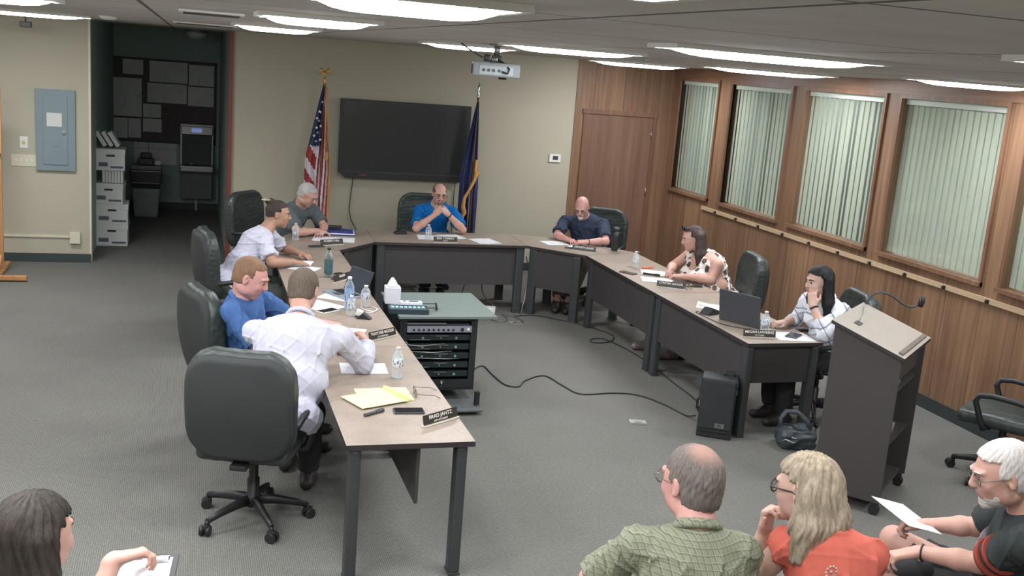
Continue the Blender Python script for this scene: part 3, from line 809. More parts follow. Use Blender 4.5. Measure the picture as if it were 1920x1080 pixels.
# eagle finial
m = MB(); m.lathe([(.012, 2.22), (.022, 2.235), (.012, 2.25), (.026, 2.27), (.012, 2.29), (.009, 2.3)], n=14); m.build('finial_ball', M_GOLD, t)
s = SDF((-.1, -.05, 2.26), (.1, .05, 2.44), .004)
s.ell((0, 0, 2.335), (.014, .016, .032), k=.01).ell((0, -.012, 2.375), (.009, .012, .01), k=.006)
for sd in (-1, 1):
    s.chain([(sd * .008, .0, 2.34), (sd * .035, .008, 2.375), (sd * .05, .01, 2.405)], [.012, .012, .005], k=.008, flat=((0, 1, 0), .5))
    s.chain([(sd * .04, .008, 2.38), (sd * .058, .01, 2.35), (sd * .055, .01, 2.325)], [.01, .008, .004], k=.008, flat=((0, 1, 0), .5))
s.cap((0, .0, 2.31), (0, .0, 2.28), .01, .006, k=.006)
s.build('eagle_finial', M_GOLD, t)
def drape(m, top, bot, wl, wr, shift, mi_fn, nu=60, nv=70, amp=.04, waves=4.5, ph=0, y0=0):
    """hanging folded cloth; u runs across the bundle"""
    def pt(u, v):
        z = top + (bot - top) * v
        e = min(1, v * 1.5 + .08)
        x = -wl * e * (1 - u) ** 1.0 + wr * e * u + shift * v
        z += (.22 * (1 - u) ** 2 * v) * (1 if wl > wr else 0)
        y = y0 - .02 + amp * e * math.sin(waves * 2 * PI * u + ph + 1.2 * v) * (1 - .3 * v) + .012 * math.sin(17 * u + 9 * v)
        return (x, y, z)
    V = [[m.bm.verts.new(pt(i / nu, j / nv)) for j in range(nv + 1)] for i in range(nu + 1)]
    fs = []
    for i in range(nu):
        for j in range(nv):
            f = m.bm.faces.new((V[i][j], V[i + 1][j], V[i + 1][j + 1], V[i][j + 1])); f.smooth = True
            f.material_index = mi_fn((i + .5) / nu, (j + .5) / nv); fs.append(f)
    return V, pt
def us(u, v):
    if u > .93 and v > .02: return 3            # fringe along the open edge
    if v > .95 and u < .2: return 3
    if v < .5 - .1 * u and u < .6: return 0
    k = v * 9.5 + (1.0 - u) * 1.4 if u < .42 else u * 13 + v * 3
    return 1 if int(k) % 2 == 0 else 2
m = MB(); V, pt = drape(m, 2.2, .62, .19, .1, .0, us, waves=3.5, amp=.035)
o = m.build('flag_cloth', [M_FBLUE, M_FRED, M_FWHITE, M_FRINGE], t)
sd = o.modifiers.new('Solidify', 'SOLIDIFY'); sd.thickness = .003
for (u, v) in ((.22, .2), (.12, .26), (.3, .27), (.2, .33), (.34, .36), (.15, .4), (.4, .2), (.45, .3), (.3, .43), (.5, .4), (.44, .12)):
    m = MB(); p_ = Vector(pt(u, v)) + Vector((0, -.012, 0))
    m.prism([((.019 if k % 2 == 0 else .008) * math.sin(k * PI / 5) + p_.x, (.019 if k % 2 == 0 else .008) * math.cos(k * PI / 5) + p_.z) for k in range(10)], p_.y - .002, p_.y + .004, 'y')
    m.build('flag_star', M_STAR, t)
m = MB()
for k in range(2): m.tube([(.015 + .02 * k, -.05, 2.2), (.02 + .03 * k, -.075, 1.9), (.03 + .02 * k, -.08, 1.45 + .1 * k)], .005, 6)
m.lathe([(.004, 0), (.016, -.02), (.018, -.1), (.012, -.11)], (.05, -.08, 1.46)); m.build('gold_cord', M_FRINGE, t)

t = thing('flag', 'dark blue state flag with gold edge hanging folded right of the television', 'flag', (3.33, 12.3, 0))
flag_stand(t, 2.2)
m = MB(); m.lathe([(.012, 2.18), (.024, 2.2), (.012, 2.215), (.02, 2.26), (.014, 2.31), (.003, 2.37)], n=14); m.build('spear_finial', M_CHROME, t)
def idf(u, v):
    if .52 < u + .0 * v < .56 and v > .02: return 1
    return 0
m = MB(); V, pt = drape(m, 2.14, .5, .16, .075, -.0, idf, waves=3.0, amp=.04, ph=1)
o = m.build('flag_cloth', [M_NAVY, M('flag_grey_edge', (150, 150, 150), .6)], t); sd = o.modifiers.new('Solidify', 'SOLIDIFY'); sd.thickness = .003
m = MB()
m.tube([(.015, -.07, 1.45), (.01, -.08, 1.33), (.02, -.085, 1.28), (.0, -.09, 1.2), (-.06, -.095, 1.08), (-.11, -.09, .98), (-.12, -.085, .88), (-.1, -.085, .8), (-.12, -.085, .74), (-.1, -.085, .66)], [.016, .02, .028, .02, .018, .02, .026, .03, .018, .01], 8)
m.tube([(.02, -.085, 1.28), (.05, -.085, 1.27), (.055, -.085, 1.3)], .018, 8)
m.build('gold_cord', M_FRINGE, t)
# ------------------------------------------------------------------ desks
M_LEG = M('desk_leg_charcoal', (68, 71, 73), .45, .3, var=.05, nscale=3)
def desk(name, label, poly, legs, panels, group='desks of the council ring', panel_z=(.34, .705)):
    cx = sum(p[0] for p in poly) / len(poly); cy = sum(p[1] for p in poly) / len(poly)
    t = thing(name, label, 'desk', (cx, cy, 0), group=group)
    m = MB(); pl = [(x - cx, y - cy) for x, y in poly]
    m.prism(pl, .712, .74)
    for f in m.bm.faces:
        f.material_index = 0 if f.normal.z > .9 or f.calc_center_median().z > .7399 else 1
    o = m.build('desk_top', [M_LAM, M_LAMEDGE], t)
    for f in o.data.polygons: f.material_index = 0 if f.center.z > .7395 else 1
    for (x, y, a) in legs:
        m = MB(); Rz = Matrix.Rotation(R(a), 3, 'Z')
        m.box((x - cx, y - cy, .357), (.092, .06, .706), rot=Rz, bev=.018); m.box((x - cx, y - cy, .008), (.096, .064, .016), rot=Rz, bev=.006)
        m.build('leg', M_LEG, t)
    for (xa, ya, xb, yb, za, zb) in panels:
        m = MB(); d = Vector((xb - xa, yb - ya, 0)); L = d.length; ang = math.atan2(d.y, d.x)
        m.box(((xa + xb) / 2 - cx, (ya + yb) / 2 - cy, (za + zb) / 2), (L, .018, zb - za), rot=Matrix.Rotation(ang, 3, 'Z'), bev=.003)
        m.build('modesty_panel', M_CHARP, t)
    return t
G_ = .004
xl, xr = .75, 1.40
desk('desk', 'end desk of the left row, nearest the camera, with a yellow pad on it', [(xl, 4.76), (xr, 4.76), (xr, 6.51), (xl, 6.51)],
     [(.80, 4.82, 90), (1.34, 4.82, 90), (.80, 6.45, 90), (1.34, 6.45, 90)], [(1.12, 4.80, 1.12, 6.46, .40, .71)])
desk('desk', 'middle desk of the left row, with the small laptop and tall water bottle', [(xl, 6.51 + G_), (xr, 6.51 + G_), (xr, 8.2), (xl, 8.2)],
     [(.80, 6.57, 90), (1.34, 6.57, 90), (.80, 8.14, 90), (1.34, 8.14, 90)], [(1.12, 6.57, 1.12, 8.15, .40, .71)])
desk('desk', 'far desk of the left row with the dark soda bottle on it', [(xl, 8.2 + G_), (xr, 8.2 + G_), (xr, 9.87), (xl, 9.99)],
     [(.80, 8.26, 90), (1.34, 8.26, 90), (.80, 9.85, 90), (1.34, 9.78, 90)], [(1.12, 8.27, 1.12, 9.8, .40, .71)])
desk('corner_desk', 'left corner desk holding a blue folder, before the US flag', [(xr + .002, 9.873), (1.828, 10.365), (1.86, 11.08), (1.12, 11.0), (.86, 10.43), (xl, 9.995)],
     [(1.47, 10.02, 49), (1.76, 10.36, 49), (1.0, 10.4, 49), (1.72, 10.98, 49)], [(1.43, 9.97, 1.8, 10.39, .33, .71)])
desk('desk', 'centre desk below the television where the man in the bright blue polo sits', [(1.832, 10.365), (3.466, 10.365), (3.466, 11.09), (1.864, 11.085)],
     [(1.9, 10.42, 0), (3.4, 10.42, 0), (1.92, 11.02, 0), (3.38, 11.02, 0)], [(1.93, 10.43, 3.37, 10.43, .30, .71)])
desk('corner_desk', 'right corner desk in front of the bald man in the navy polo', [(3.47, 10.365), (3.95, 9.884), (4.61, 10.14), (4.42, 10.36), (3.91, 10.97), (3.47, 11.09)],
     [(3.54, 10.36, -45), (3.9, 9.99, -45), (3.9, 10.85, -45), (4.42, 10.14, -45)], [(3.55, 10.33, 3.9, 9.98, .30, .71)])
xl, xr = 3.95, 4.60
desk('desk', 'far desk of the right row, in front of the woman in the spotted top', [(xl, 8.205), (xr, 8.225), (xr, 10.13), (xl, 9.878)],
     [(3.99, 8.27, 90), (4.55, 8.29, 90), (3.99, 9.79, 90), (4.55, 9.85, 90)], [(3.99, 8.29, 3.99, 9.78, .32, .71)])
desk('desk', 'end desk of the right row with the big laptop, nearest the lectern', [(xl, 6.53), (xr, 6.55), (xr, 8.22), (xl, 8.2)],
     [(3.99, 6.59, 90), (4.55, 6.60, 90), (3.99, 8.13, 90), (4.55, 8.15, 90)], [(3.99, 6.6, 3.99, 8.12, .32, .71), (4.02, 6.585, 4.52, 6.595, .42, .71)])

# ------------------------------------------------------------------ executive chairs
M_LEATHER = M('dark_green_black_leather', (50, 58, 56), .42, var=.1, nscale=5, bmp=.12, bscale=90)
M_SHELL = M('chair_back_fabric', (46, 50, 50), .75, var=.06)
def chair_geo(lean=6):
    t = thing('office_chair', 'proto', 'chair')
    # base star
    for k in range(5):
        a = R(72 * k + 18); c, s_ = math.cos(a), math.sin(a)
        m = MB(); m.tube([(.02 * c, .02 * s_, .125), (.12 * c, .12 * s_, .118), (.23 * c, .23 * s_, .098), (.30 * c, .30 * s_, .08)], [.034, .028, .022, .018], 8, sx=.75)
        m.build('base_arm', M_BLACK, t)
        m = MB(); ca = a + .6
        m.cyl((.30 * c, .30 * s_, .085), (.30 * c, .30 * s_, .05), .012, n=8)
        for sd in (-1, 1):
            ox, oy = -math.sin(ca) * .017 * sd, math.cos(ca) * .017 * sd
            m.cyl((.31 * c + ox * .5, .31 * s_ + oy * .5, .029), (.31 * c + ox * 1.6, .31 * s_ + oy * 1.6, .029), .029, n=14)
        m.box((.305 * c, .305 * s_, .052), (.05, .03, .026), rot=Matrix.Rotation(ca, 3, 'Z'), bev=.008)
        m.build('caster', M_BLACK, t)
    m = MB(); m.lathe([(.045, .09), (.045, .15), (.034, .16), (.034, .25), (.026, .255), (.026, .38), (.03, .4)]); m.build('gas_column', M_BLACK, t)
    m = MB(); m.box((0, 0, .405), (.2, .26, .05), bev=.01); m.box((0, -.2, .42), (.09, .2, .03), bev=.008); m.build('tilt_mechanism', M_BLACK, t)
    s = SDF((-.33, -.31, .36), (.33, .33, .6), .009)
    s.box((0, .01, .465), (.255, .255, .045), rd=.04, k=0)
    s.ell((0, .02, .49), (.23, .22, .045), k=.03)
    s.cap((-.2, .235, .46), (.2, .235, .46), .042, k=.03)
    s.ripple(.0012, .05, 3)
    s.build('seat', M_LEATHER, t)
    # backrest cushion: curved padded slab, reclined
    q = R(lean); c, s_ = math.cos(q), math.sin(q)
    Mr = np.array([[1, 0, 0], [0, c, -s_], [0, s_, c]])   # columns: local axes; z axis leans back
    Mr = np.array([[1, 0, 0], [0, c, -s_], [0, s_, c]])
    O = (0, -.235, .45)
    s = SDF((-.36, -.48, .36), (.36, -.08, 1.1), .009)
    def slab(hw, hz, ht, y0, r, pw=1.0, puff=0):
        def f(X, Y, Z):
            Zc = Z - .305
            w_ = hw * (1 - .08 * np.clip((Zc - .1) / .3, 0, 1) - .10 * np.clip((-Zc - .12) / .25, 0, 1))
            yc = Y - y0 - .9 * X * X * .45 + .05 * np.cos((Zc) * 4.2) - .03
            th = ht + puff * np.maximum(0, np.cos(Zc * 9.5 - .6)) * .5
            qx = np.abs(X) - (w_ - r); qz = np.abs(Zc) - (hz - r); qq = np.sqrt(np.maximum(qx, 0) ** 2 + np.maximum(qz, 0) ** 2) + np.minimum(np.maximum(qx, qz), 0) - r
            e = .03
            a = qq + e; b = np.abs(yc) - (th - e)
            return np.sqrt(np.maximum(a, 0) ** 2 + np.maximum(b, 0) ** 2) + np.minimum(np.maximum(a, b), 0) - e
        return f
    s.fn((-.36, -.48, .36), (.36, -.08, 1.1), slab(.292, .31, .045, .0, .15, puff=.03), M=Mr, c=O, m=0)
    s.ripple(.0015, .06, 5, stretch=(1, 1, 2))
    s.build('back_cushion', M_LEATHER, t)
    s = SDF((-.36, -.48, .36), (.36, -.08, 1.1), .009)
    s.fn((-.36, -.48, .36), (.36, -.08, 1.1), slab(.285, .29, .035, -.045, .14), M=Mr, c=O, m=0)
    s.build('back_shell', M_SHELL, t)
    for sd in (-1, 1):
        m = MB(); x = sd * .285
        m.tube([(sd * .18, .06, .41), (x - sd * .01, .08, .42), (x, .1, .47), (x, .15, .6), (x, .13, .645), (x, .05, .66), (x, -.1, .655), (x, -.2, .645), (x - sd * .03, -.26, .64), (x - sd * .05, -.275, .6)], [.018, .022, .022, .02, .02, .02, .02, .02, .018, .016], 8)
        m.build('armrest', M_BLACK, t)
    return t
proto = chair_geo()
first = [True]
def put_chair(x, y, rz, label):
    """rz: heading of the seat; 0 = facing +y"""
    if first[0]:
        proto.location = (x, y, 0); proto.rotation_euler = (0, 0, R(rz)); proto['label'] = label; proto['group'] = 'black executive chairs'; first[0] = False; return proto
    return dup(proto, (x, y, 0), R(rz), label, 'black executive chairs')
put_chair(.37, 5.58, -20, 'black leather office chair nearest the camera, its broad back turned to us')
put_chair(.35, 6.88, -72, 'black leather office chair behind the young man in the blue polo')
put_chair(.42, 9.06, -80, 'tall black leather office chair behind the man in the lavender shirt')
put_chair(.80, 11.30, -128, 'black leather office chair of the grey-haired man, in front of the beige wall')
put_chair(2.60, 11.62, 172, 'black leather office chair of the man in the bright blue polo')
put_chair(4.50, 10.98, 145, 'black leather office chair of the bald man in the navy polo')
put_chair(4.80, 8.52, 78, 'black leather office chair behind the woman in the spotted top')
put_chair(4.86, 6.95, 78, 'black leather office chair of the woman in the white checked shirt')
put_chair(5.50, 5.60, 35, 'empty black leather office chair cut off at the right edge')
# chairs of the public seats (below the frame, they carry the audience)
M_CFAB = M('audience_chair_fabric', (44, 50, 66), .85, var=.1)
def pub_chair(x, y, rz, label):
    t = thing('stacking_chair', label, 'chair', (x, y, 0), R(rz), 'audience chairs')
    m = MB(); m.box((0, 0, .45), (.46, .44, .05), bev=.02); m.build('seat', M_CFAB, t)
    m = MB(); m.box((0, -.235, .68), (.44, .035, .34), rot=Matrix.Rotation(R(8), 3, 'X'), bev=.015); m.build('backrest', M_CFAB, t)
    for sx_ in (-1, 1):
        m = MB(); m.tube([(sx_ * .22, .2, 0), (sx_ * .22, .2, .42)], .011, 8); m.build('leg', M_STEEL, t)
        m = MB(); m.tube([(sx_ * .22, -.26, 0), (sx_ * .22, -.21, .42), (sx_ * .22, -.245, .7), (sx_ * .22, -.265, .84)], .011, 8); m.build('leg', M_STEEL, t)
    return t
pub_chair(1.62, 2.72, -8, 'audience chair under the man in the green checked shirt')
pub_chair(2.17, 2.66, -6, 'audience chair under the woman in the coral top')
pub_chair(3.08, 2.78, 10, 'audience chair under the man in the dark T-shirt')
pub_chair(-.45, 2.75, -40, 'audience chair under the dark-haired woman at the bottom left')

# ------------------------------------------------------------------ rolling AV cabinet
M_RACK = M('rack_black_metal', (44, 47, 50), .5, .3, var=.06, nscale=3)
t = thing('equipment_cabinet', 'black rolling AV rack cabinet with grey-green top inside the desk ring', 'cabinet', (1.83, 7.8, 0))
m = MB(); m.span((-.32, -.42, .70), (.44, .38, .722), .003); m.build('cabinet_top', M('grey_green_laminate', (112, 124, 120), .4, var=.03, nscale=2), t)
m = MB()
m.span((-.30, -.38, .13), (-.275, .36, .70)); m.span((.275, -.38, .13), (.30, .36, .70)); m.span((-.275, .34, .13), (.275, .36, .70)); m.span((-.275, -.38, .13), (.275, .34, .15)); m.span((-.275, -.38, .675), (.275, .34, .70))
m.build('cabinet_body', M_RACK, t)
for sx_ in (-1, 1):
    m = MB(); m.span((sx_ * .262 - .013, -.385, .15), (sx_ * .262 + .013, -.372, .675)); m.build('rack_rail', M_STEEL if 0 else M_RACK, t)
m = MB(); m.span((-.25, -.392, .652), (.05, -.38, .664)); m.build('keyboard_tray', M_STEEL, t)
u = m = MB(); m.span((-.25, -.40, .592), (.25, -.2, .64)); un = m.build('rack_mixer', M('mixer_grey', (150, 152, 165), .4, .4, var=.04), t)
for k in range(9):
    m = MB(); m.cyl((-.2 + k * .038, -.402, .613), (-.2 + k * .038, -.412, .613), .0085, n=8); m.build('knob', M_BLACK, un)
m = MB(); m.box((.175, -.404, .615), (.02, .01, .024)); m.build('knob', M_BLACK, un)
m = MB(); m.box((.222, -.403, .617), (.02, .006, .018)); m.build('white_switch', M_WHITE, un)
M_UNIT = M('receiver_dark', (34, 44, 46), .35, var=.1); M_TEAL = M('led_teal_dim', (120, 150, 145), .4)
for k in range(5):
    z = .545 - k * .072
    m = MB(); m.span((-.25, -.365, z - .026), (.25, -.1, z + .02), .003); un = m.build('receiver_unit', M_UNIT, t)
    for x in (-.12, .02, .14):
        m = MB(); m.cyl((x, -.365, z - .004), (x, -.375, z - .004), .010 if x != .02 else .006, n=10); m.build('knob', M_TEAL, un)
    m = MB(); m.span((-.22, -.369, z - .022), (-.06, -.364, z - .016)); m.span((-.02, -.369, z + .008), (.08, -.364, z + .014)); m.build('slot', M_STEEL, un)
m = MB(); m.span((-.255, -.386, .15), (.255, -.372, .215)); dr = m.build('lower_panel', M_RACK, t)
m = MB(); m.lathe([(.012, 0), (.012, -.01)], (0.04, -.388, .2), M=Matrix.Rotation(R(-90), 3, 'X')); m.tube([(.04, -.392, .2), (.042, -.4, .18), (.036, -.398, .155)], .004, 6); m.build('key_lock', M_CHROME, t)
m = MB()
for k in range(3): m.tube([(-.26 + .02 * k, -.37, .53 - .04 * k), (-.24, -.42, .5 - .05 * k), (-.14 + .1 * k, -.42, .49 - .05 * k), (.05 + .06 * k, -.38, .5 - .06 * k)], .005, 6)
m.build('patch_cable', M_STEEL, t)
m = MB(); m.span((-.3, -.62, .028), (.32, .4, .045), .004); m.build('base_plate', M('base_plate_grey', (96, 102, 102), .5), t)
for (x, y) in ((-.27, -.36), (.3, -.5), (-.27, .34), (.28, .34)):
    m = MB(); m.box((x, y, .10), (.035, .035, .10)); m.build('caster_post', M_RACK, t)
    m = MB(); m.cyl((x - .014, y - .02, .028), (x + .014, y - .02, .028), .028, n=16); m.build('caster', M_BLACK, t)
    m = MB(); m.cyl((x - .017, y - .02, .028), (x + .017, y - .02, .028), .013, n=10); m.build('caster_hub', M_CHROME, t)

# ------------------------------------------------------------------ lectern
LA, LD, LB, LC = Vector((3.87, 5.46)), Vector((4.445, 5.943)), Vector((4.17, 5.10)), Vector((4.745, 5.583))
t = thing('lectern', 'tall dark rolling lectern with a pale slanted top and gooseneck microphone', 'lectern', (0, 0, 0))
ctr = (LA + LC) / 2; wd = (LD - LA).length; dp = (LB - LA).length; ang = math.atan2((LD - LA).y, (LD - LA).x)
t.location = (ctr.x, ctr.y, 0); t.rotation_euler = (0, 0, ang)
hw, hd = wd / 2, dp / 2     # local: +y away from the speaker (high side), -y low side
M_LECT = M('lectern_dark_laminate', (66, 62, 62), .5, var=.05, nscale=2); M_LTOP = M('lectern_pale_top', (165, 156, 146), .5, var=.05, nscale=5)
zt, zl = 1.2, 1.045
def zz(y): return zl + (zt - zl) * (y + hd) / (2 * hd)
for sx_ in (-1, 1):
    m = MB(); x = sx_ * (hw - .035)
    pl = [(-hd + .02, .085), (hd - .02, .085), (hd - .02, zz(hd - .02) - .02), (-hd + .02, zz(-hd + .02) - .02)]
    m.prism(pl, x - .012, x + .012, 'x'); m.build('side_panel', M_LECT, t)
m = MB(); m.span((-hw + .04, hd - .045, .1), (hw - .04, hd - .022, zz(hd - .03) - .03)); m.build('front_panel', M_LECT, t)
for z in (.1, .42, .78): m = MB(); m.span((-hw + .047, -hd + .05, z), (hw - .047, hd - .045, z + .02)); m.build('shelf', M_LECT, t)
m = MB(); m.span((-hw + .047, -hd + .05, .86), (hw - .047, -hd + .07, .99)); m.build('apron', M_LECT, t)
m = MB()
P_ = [(-hw, -hd, zz(-hd)), (hw, -hd, zz(-hd)), (hw, hd, zz(hd)), (-hw, hd, zz(hd))]
A = [m.bm.verts.new(p) for p in P_]; B = [m.bm.verts.new((p[0], p[1], p[2] - .022)) for p in P_]
m.bm.faces.new(A); m.bm.faces.new(B[::-1])
for i in range(4): m.bm.faces.new((A[i], B[i], B[(i + 1) % 4], A[(i + 1) % 4])).material_index = 1
m.build('slanted_top', [M_LTOP, M_LAMEDGE], t)
m = MB(); m.box((0.0, -hd + .035, zz(-hd + .035) + .006), (wd - .08, .03, .014), rot=Matrix.Rotation(math.atan2(zt - zl, 2 * hd), 3, 'X'), bev=.004); m.build('book_ledge', M('ledge_brown', (108, 96, 88), .5), t)
m = MB(); m.box((-.16, .12, zz(.12) + .003), (.075, .04, .008), rot=Matrix.Rotation(math.atan2(zt - zl, 2 * hd), 3, 'X'), bev=.003); m.build('cable_grommet', M_BLACK, t)
m = MB(); m.tube([(-.16, .12, zz(.12) + .012), (.0, .14, zz(.14) + .02), (.14, .17, zz(.17) + .02), (.26, .2, zz(.2) + .01)], .0025, 6); m.build('thin_cable', M_STEEL, t)
for (x, y) in ((-hw + .05, -hd + .05), (hw - .06, -hd + .05), (-hw + .05, hd - .06), (hw - .06, hd - .06)):
    m = MB(); m.cyl((x - .02, y, .033), (x + .02, y, .033), .033, n=14); m.box((x, y, .07), (.035, .04, .03), bev=.006); m.build('caster', M_BLACK, t)
def w2l(p):
    v = Matrix.Rotation(-ang, 3, 'Z') @ (Vector(p) - Vector((ctr.x, ctr.y, 0))); return v
mp = [w2l(p) for p in [(4.44, 5.92, 1.17), (4.46, 5.92, 1.22), (4.49, 5.915, 1.262), (4.54, 5.905, 1.28), (4.59, 5.895, 1.272), (4.64, 5.88, 1.25), (4.69, 5.865, 1.215), (4.735, 5.85, 1.195), (4.775, 5.835, 1.195), (4.805, 5.825, 1.215)]]
m = MB(); m.tube(mp, .0065, 8); m.build('gooseneck', M_CHAR, t)
m = MB(); m.lathe([(.022, 0), (.022, .01), (.01, .02)], mp[0]); m.build('mic_base', M_BLACK, t)
e = w2l((4.82, 5.82, 1.235)); m = MB()
m.tube([e + Vector((-.03, 0, -.025)), e, e + Vector((.02, 0, .02))], [.012, .018, .017], 10)
for k in range(3): m.tube([e + Vector((.035 * math.cos(a), .012 * (k - 1), .035 * math.sin(a))) for a in [i * PI / 6 for i in range(12)]], .0035, 5, closed=True)
m.build('microphone', M_BLACK, t)
# things on the lectern shelves
m = MB(); m.box((0, 0, .012), (.2, .15, .022), bev=.003); solo('paper_pad', m, M_WHITE, 'small white paper pad on the upper shelf of the lectern', 'pad', (ctr.x + .08, ctr.y - .02, .801), ang + .2)
m = MB(); m.box((0, 0, .02), (.22, .16, .04), bev=.006); m.box((.02, .0, .055), (.14, .1, .03), bev=.006)
solo('plastic_bag', m, M('clear_bag_grey', (150, 152, 150), .3, var=.2, nscale=30), 'crumpled clear bag of papers on the lower shelf of the lectern', 'bag', (ctr.x + .08, ctr.y - .02, .441), ang + .1)

# ------------------------------------------------------------------ floor loudspeaker and bag
t = thing('loudspeaker', 'black floor loudspeaker standing in front of the end desk of the right row', 'loudspeaker', (3.83, 6.66, 0), R(-31))
m = MB(); m.box((0, -.02, .23), (.26, .2, .46), bev=.012); m.build('cabinet', M('speaker_black', (42, 44, 46), .6, var=.05), t)
m = MB(); m.box((0, -.124, .26), (.235, .012, .37), bev=.004); m.build('grille', M('speaker_grille', (48, 50, 53), .8, var=.05, bmp=.4, bscale=300), t)
m = MB(); m.box((0, -.126, .055), (.235, .01, .02), bev=.003); m.build('lower_lip', M_BLACK, t)
m = MB(); m.box((.035, -.132, .105), (.068, .004, .036)); b_ = m.build('badge', M_STEEL, t)
text('JBL', .026, M('badge_blue_ink', (48, 54, 82), .4), t, (.035, -.1345, .105))
for z in (.42, .36): m = MB(); m.box((.132, -.05, z), (.006, .03, .04)); m.build('side_socket', M_STEEL, t)
m = MB(); m.tube([(.03, .0, .46), (.03, .02, .49), (.1, .03, .49), (.1, .01, .46)], .008, 6); m.build('carry_handle', M_BLACK, t)

s = SDF((-.22, -.2, -.01), (.22, .2, .3), .007)
s.box((0, 0, .075), (.14, .11, .075), rd=.055, k=0); s.ell((.05, .02, .12), (.09, .08, .06), k=.04)
s.fn((-.2, -.2, 0), (.2, .2, .3), lambda X, Y, Z: np.sqrt((X / 1.2 - .02) ** 2 + (Y) ** 2 + (Z - .2) ** 2) - .085, k=.03, mode='s')
s.ripple(.005, .06, 9, n=6)
s.fn((-.3, -.3, -.1), (.3, .3, .02), lambda X, Y, Z: Z + 0 * X + 0 * Y, mode='s')
t = thing('shoulder_bag', 'dark grey open bag on the carpet between the end desk and the lectern', 'bag', (4.33, 6.34, 0), R(-20))
M_BAG = M('bag_dark_grey', (58, 66, 72), .5, var=.2, nscale=12, bmp=.4, bscale=40)
s.build('bag_body', M_BAG, t)
m = MB(); m.tube([(-.11, .02, .12), (-.12, .03, .2), (-.08, .05, .25), (0, .06, .25), (.07, .04, .2), (.12, .0, .13)], .012, 8, sx=1.8); m.build('bag_strap', M_BAG, t)
m = MB(); m.tube([(-.13, -.08, .05), (-.1, -.125, .09), (-.04, -.13, .07), (.0, -.125, .1), (-.06, -.13, .11)], .007, 6); m.build('cord_bundle', M_STEEL, t)

# ------------------------------------------------------------------ floor boxes, cables
for x, y, a, lb in ((3.32, 6.93, -15, 'flat silver floor outlet cover on the open carpet'), (3.26, 9.94, 5, 'flat floor outlet cover before the right leg of the centre desk')):
    t = thing('floor_outlet', lb, 'floor outlet', (x, y, 0), R(a))
    m = MB(); m.box((0, 0, .004), (.13, .1, .008), bev=.002); m.build('outlet_plate', M('floor_plate', (160, 160, 156), .5, .3), t)
    m = MB(); m.box((0, -.042, .01), (.12, .012, .006)); m.box((0, .0, .01), (.05, .04, .005)); m.build('outlet_lid', M_STEEL, t)
def smooth(pts, n=6):
    pts = [Vector(p) for p in pts]; out = []
    for i in range(len(pts) - 1):
        p0, p1, p2, p3 = pts[max(i - 1, 0)], pts[i], pts[i + 1], pts[min(i + 2, len(pts) - 1)]
        for k in range(n):
            s_ = k / n; out.append(.5 * ((2 * p1) + (-p0 + p2) * s_ + (2 * p0 - 5 * p1 + 4 * p2 - p3) * s_ ** 2 + (-p0 + 3 * p1 - 3 * p2 + p3) * s_ ** 3))
    return out + [pts[-1]]
M_CABLE = M('black_cable', (40, 40, 42), .55)
def cable(label, pts, r=.006, mat=None, name='cable'):
    m = MB(); m.tube(smooth(pts), r, 6); return solo(name, m, mat or M_CABLE, label, 'cable')
z = .007
cable('black cable winding across the carpet from the AV cabinet to the floor loudspeaker', [(2.15, 7.95, .05), (2.25, 8.1, z), (2.42, 8.38, z), (2.5, 8.42, z), (2.51, 8.16, z), (2.54, 7.9, z), (2.64, 7.84, z), (2.75, 8.0, z), (2.96, 8.13, z), (3.03, 7.86, z), (3.11, 7.62, z), (3.41, 7.63, z), (3.60, 7.56, z), (3.72, 7.32, z), (3.78, 7.05, z), (3.80, 6.92, .05)])
cable('thin black cable on the carpet along the right desk row with a loop', [(3.3, 10.2, z), (3.56, 10.26, z), (3.8, 10.05, z), (3.92, 9.93, z), (4.06, 9.68, z), (4.14, 9.45, z), (4.05, 9.24, z), (3.9, 9.16, z), (3.81, 9.2, z), (3.86, 9.3, z), (3.98, 9.26, z + .01), (4.08, 8.9, z), (4.10, 8.4, z), (4.07, 7.86, z), (4.06, 7.5, z), (4.0, 7.1, z), (3.9, 6.95, .04)], .005)
cable('thin cable dropping from the end desk to an adapter beside the loudspeaker', [(4.05, 7.35, .70), (4.04, 7.33, .5), (4.0, 7.25, .3), (3.97, 7.2, .18), (3.955, 7.18, .11)], .004)
t = thing('power_adapter', 'small black power adapter hanging beside the floor loudspeaker', 'adapter', (3.95, 7.16, 0), R(20))
m = MB(); m.box((0, 0, .065), (.04, .03, .09), bev=.006); m.cyl((0, 0, 0), (0, 0, .02), .006, n=6); m.build('adapter_body', M_BLACK, t)
m = MB(); m.box((-.012, -.017, .075), (.014, .003, .05)); m.build('adapter_label', M_WHITE, t)
cable('grey cable under the right end of the centre desk falling into loops on the carpet', [(3.2, 10.95, .65), (3.14, 10.85, .4), (3.1, 10.7, .15), (3.2, 10.4, .03), (3.22, 10.1, z), (3.1, 9.98, z), (3.02, 10.15, z), (3.1, 10.35, z), (3.3, 10.2, z), (3.36, 10.0, z), (3.27, 9.93, .012), (3.26, 9.94, .02)], .006, M_STEEL)
cable('white cable between the centre desk and the right corner desk', [(3.5, 10.5, .6), (3.55, 10.48, .4), (3.5, 10.42, .2), (3.45, 10.36, .03), (3.42, 10.3, z)], .006, M_STEEL)
cable('thin dark cable hanging below the centre desk left of its right leg', [(2.98, 10.98, .45), (3.0, 10.97, .3), (2.96, 10.96, .18), (2.93, 10.97, .05), (2.95, 11.1, z), (3.1, 11.1, z)], .005)
t = thing('power_strip', 'white power strip on the carpet behind the AV cabinet corner', 'power strip', (3.06, 10.42, 0), R(-20))
m = MB(); m.box((0, 0, .03), (.22, .12, .06), bev=.012); m.build('strip_body', M_WHITE, t)
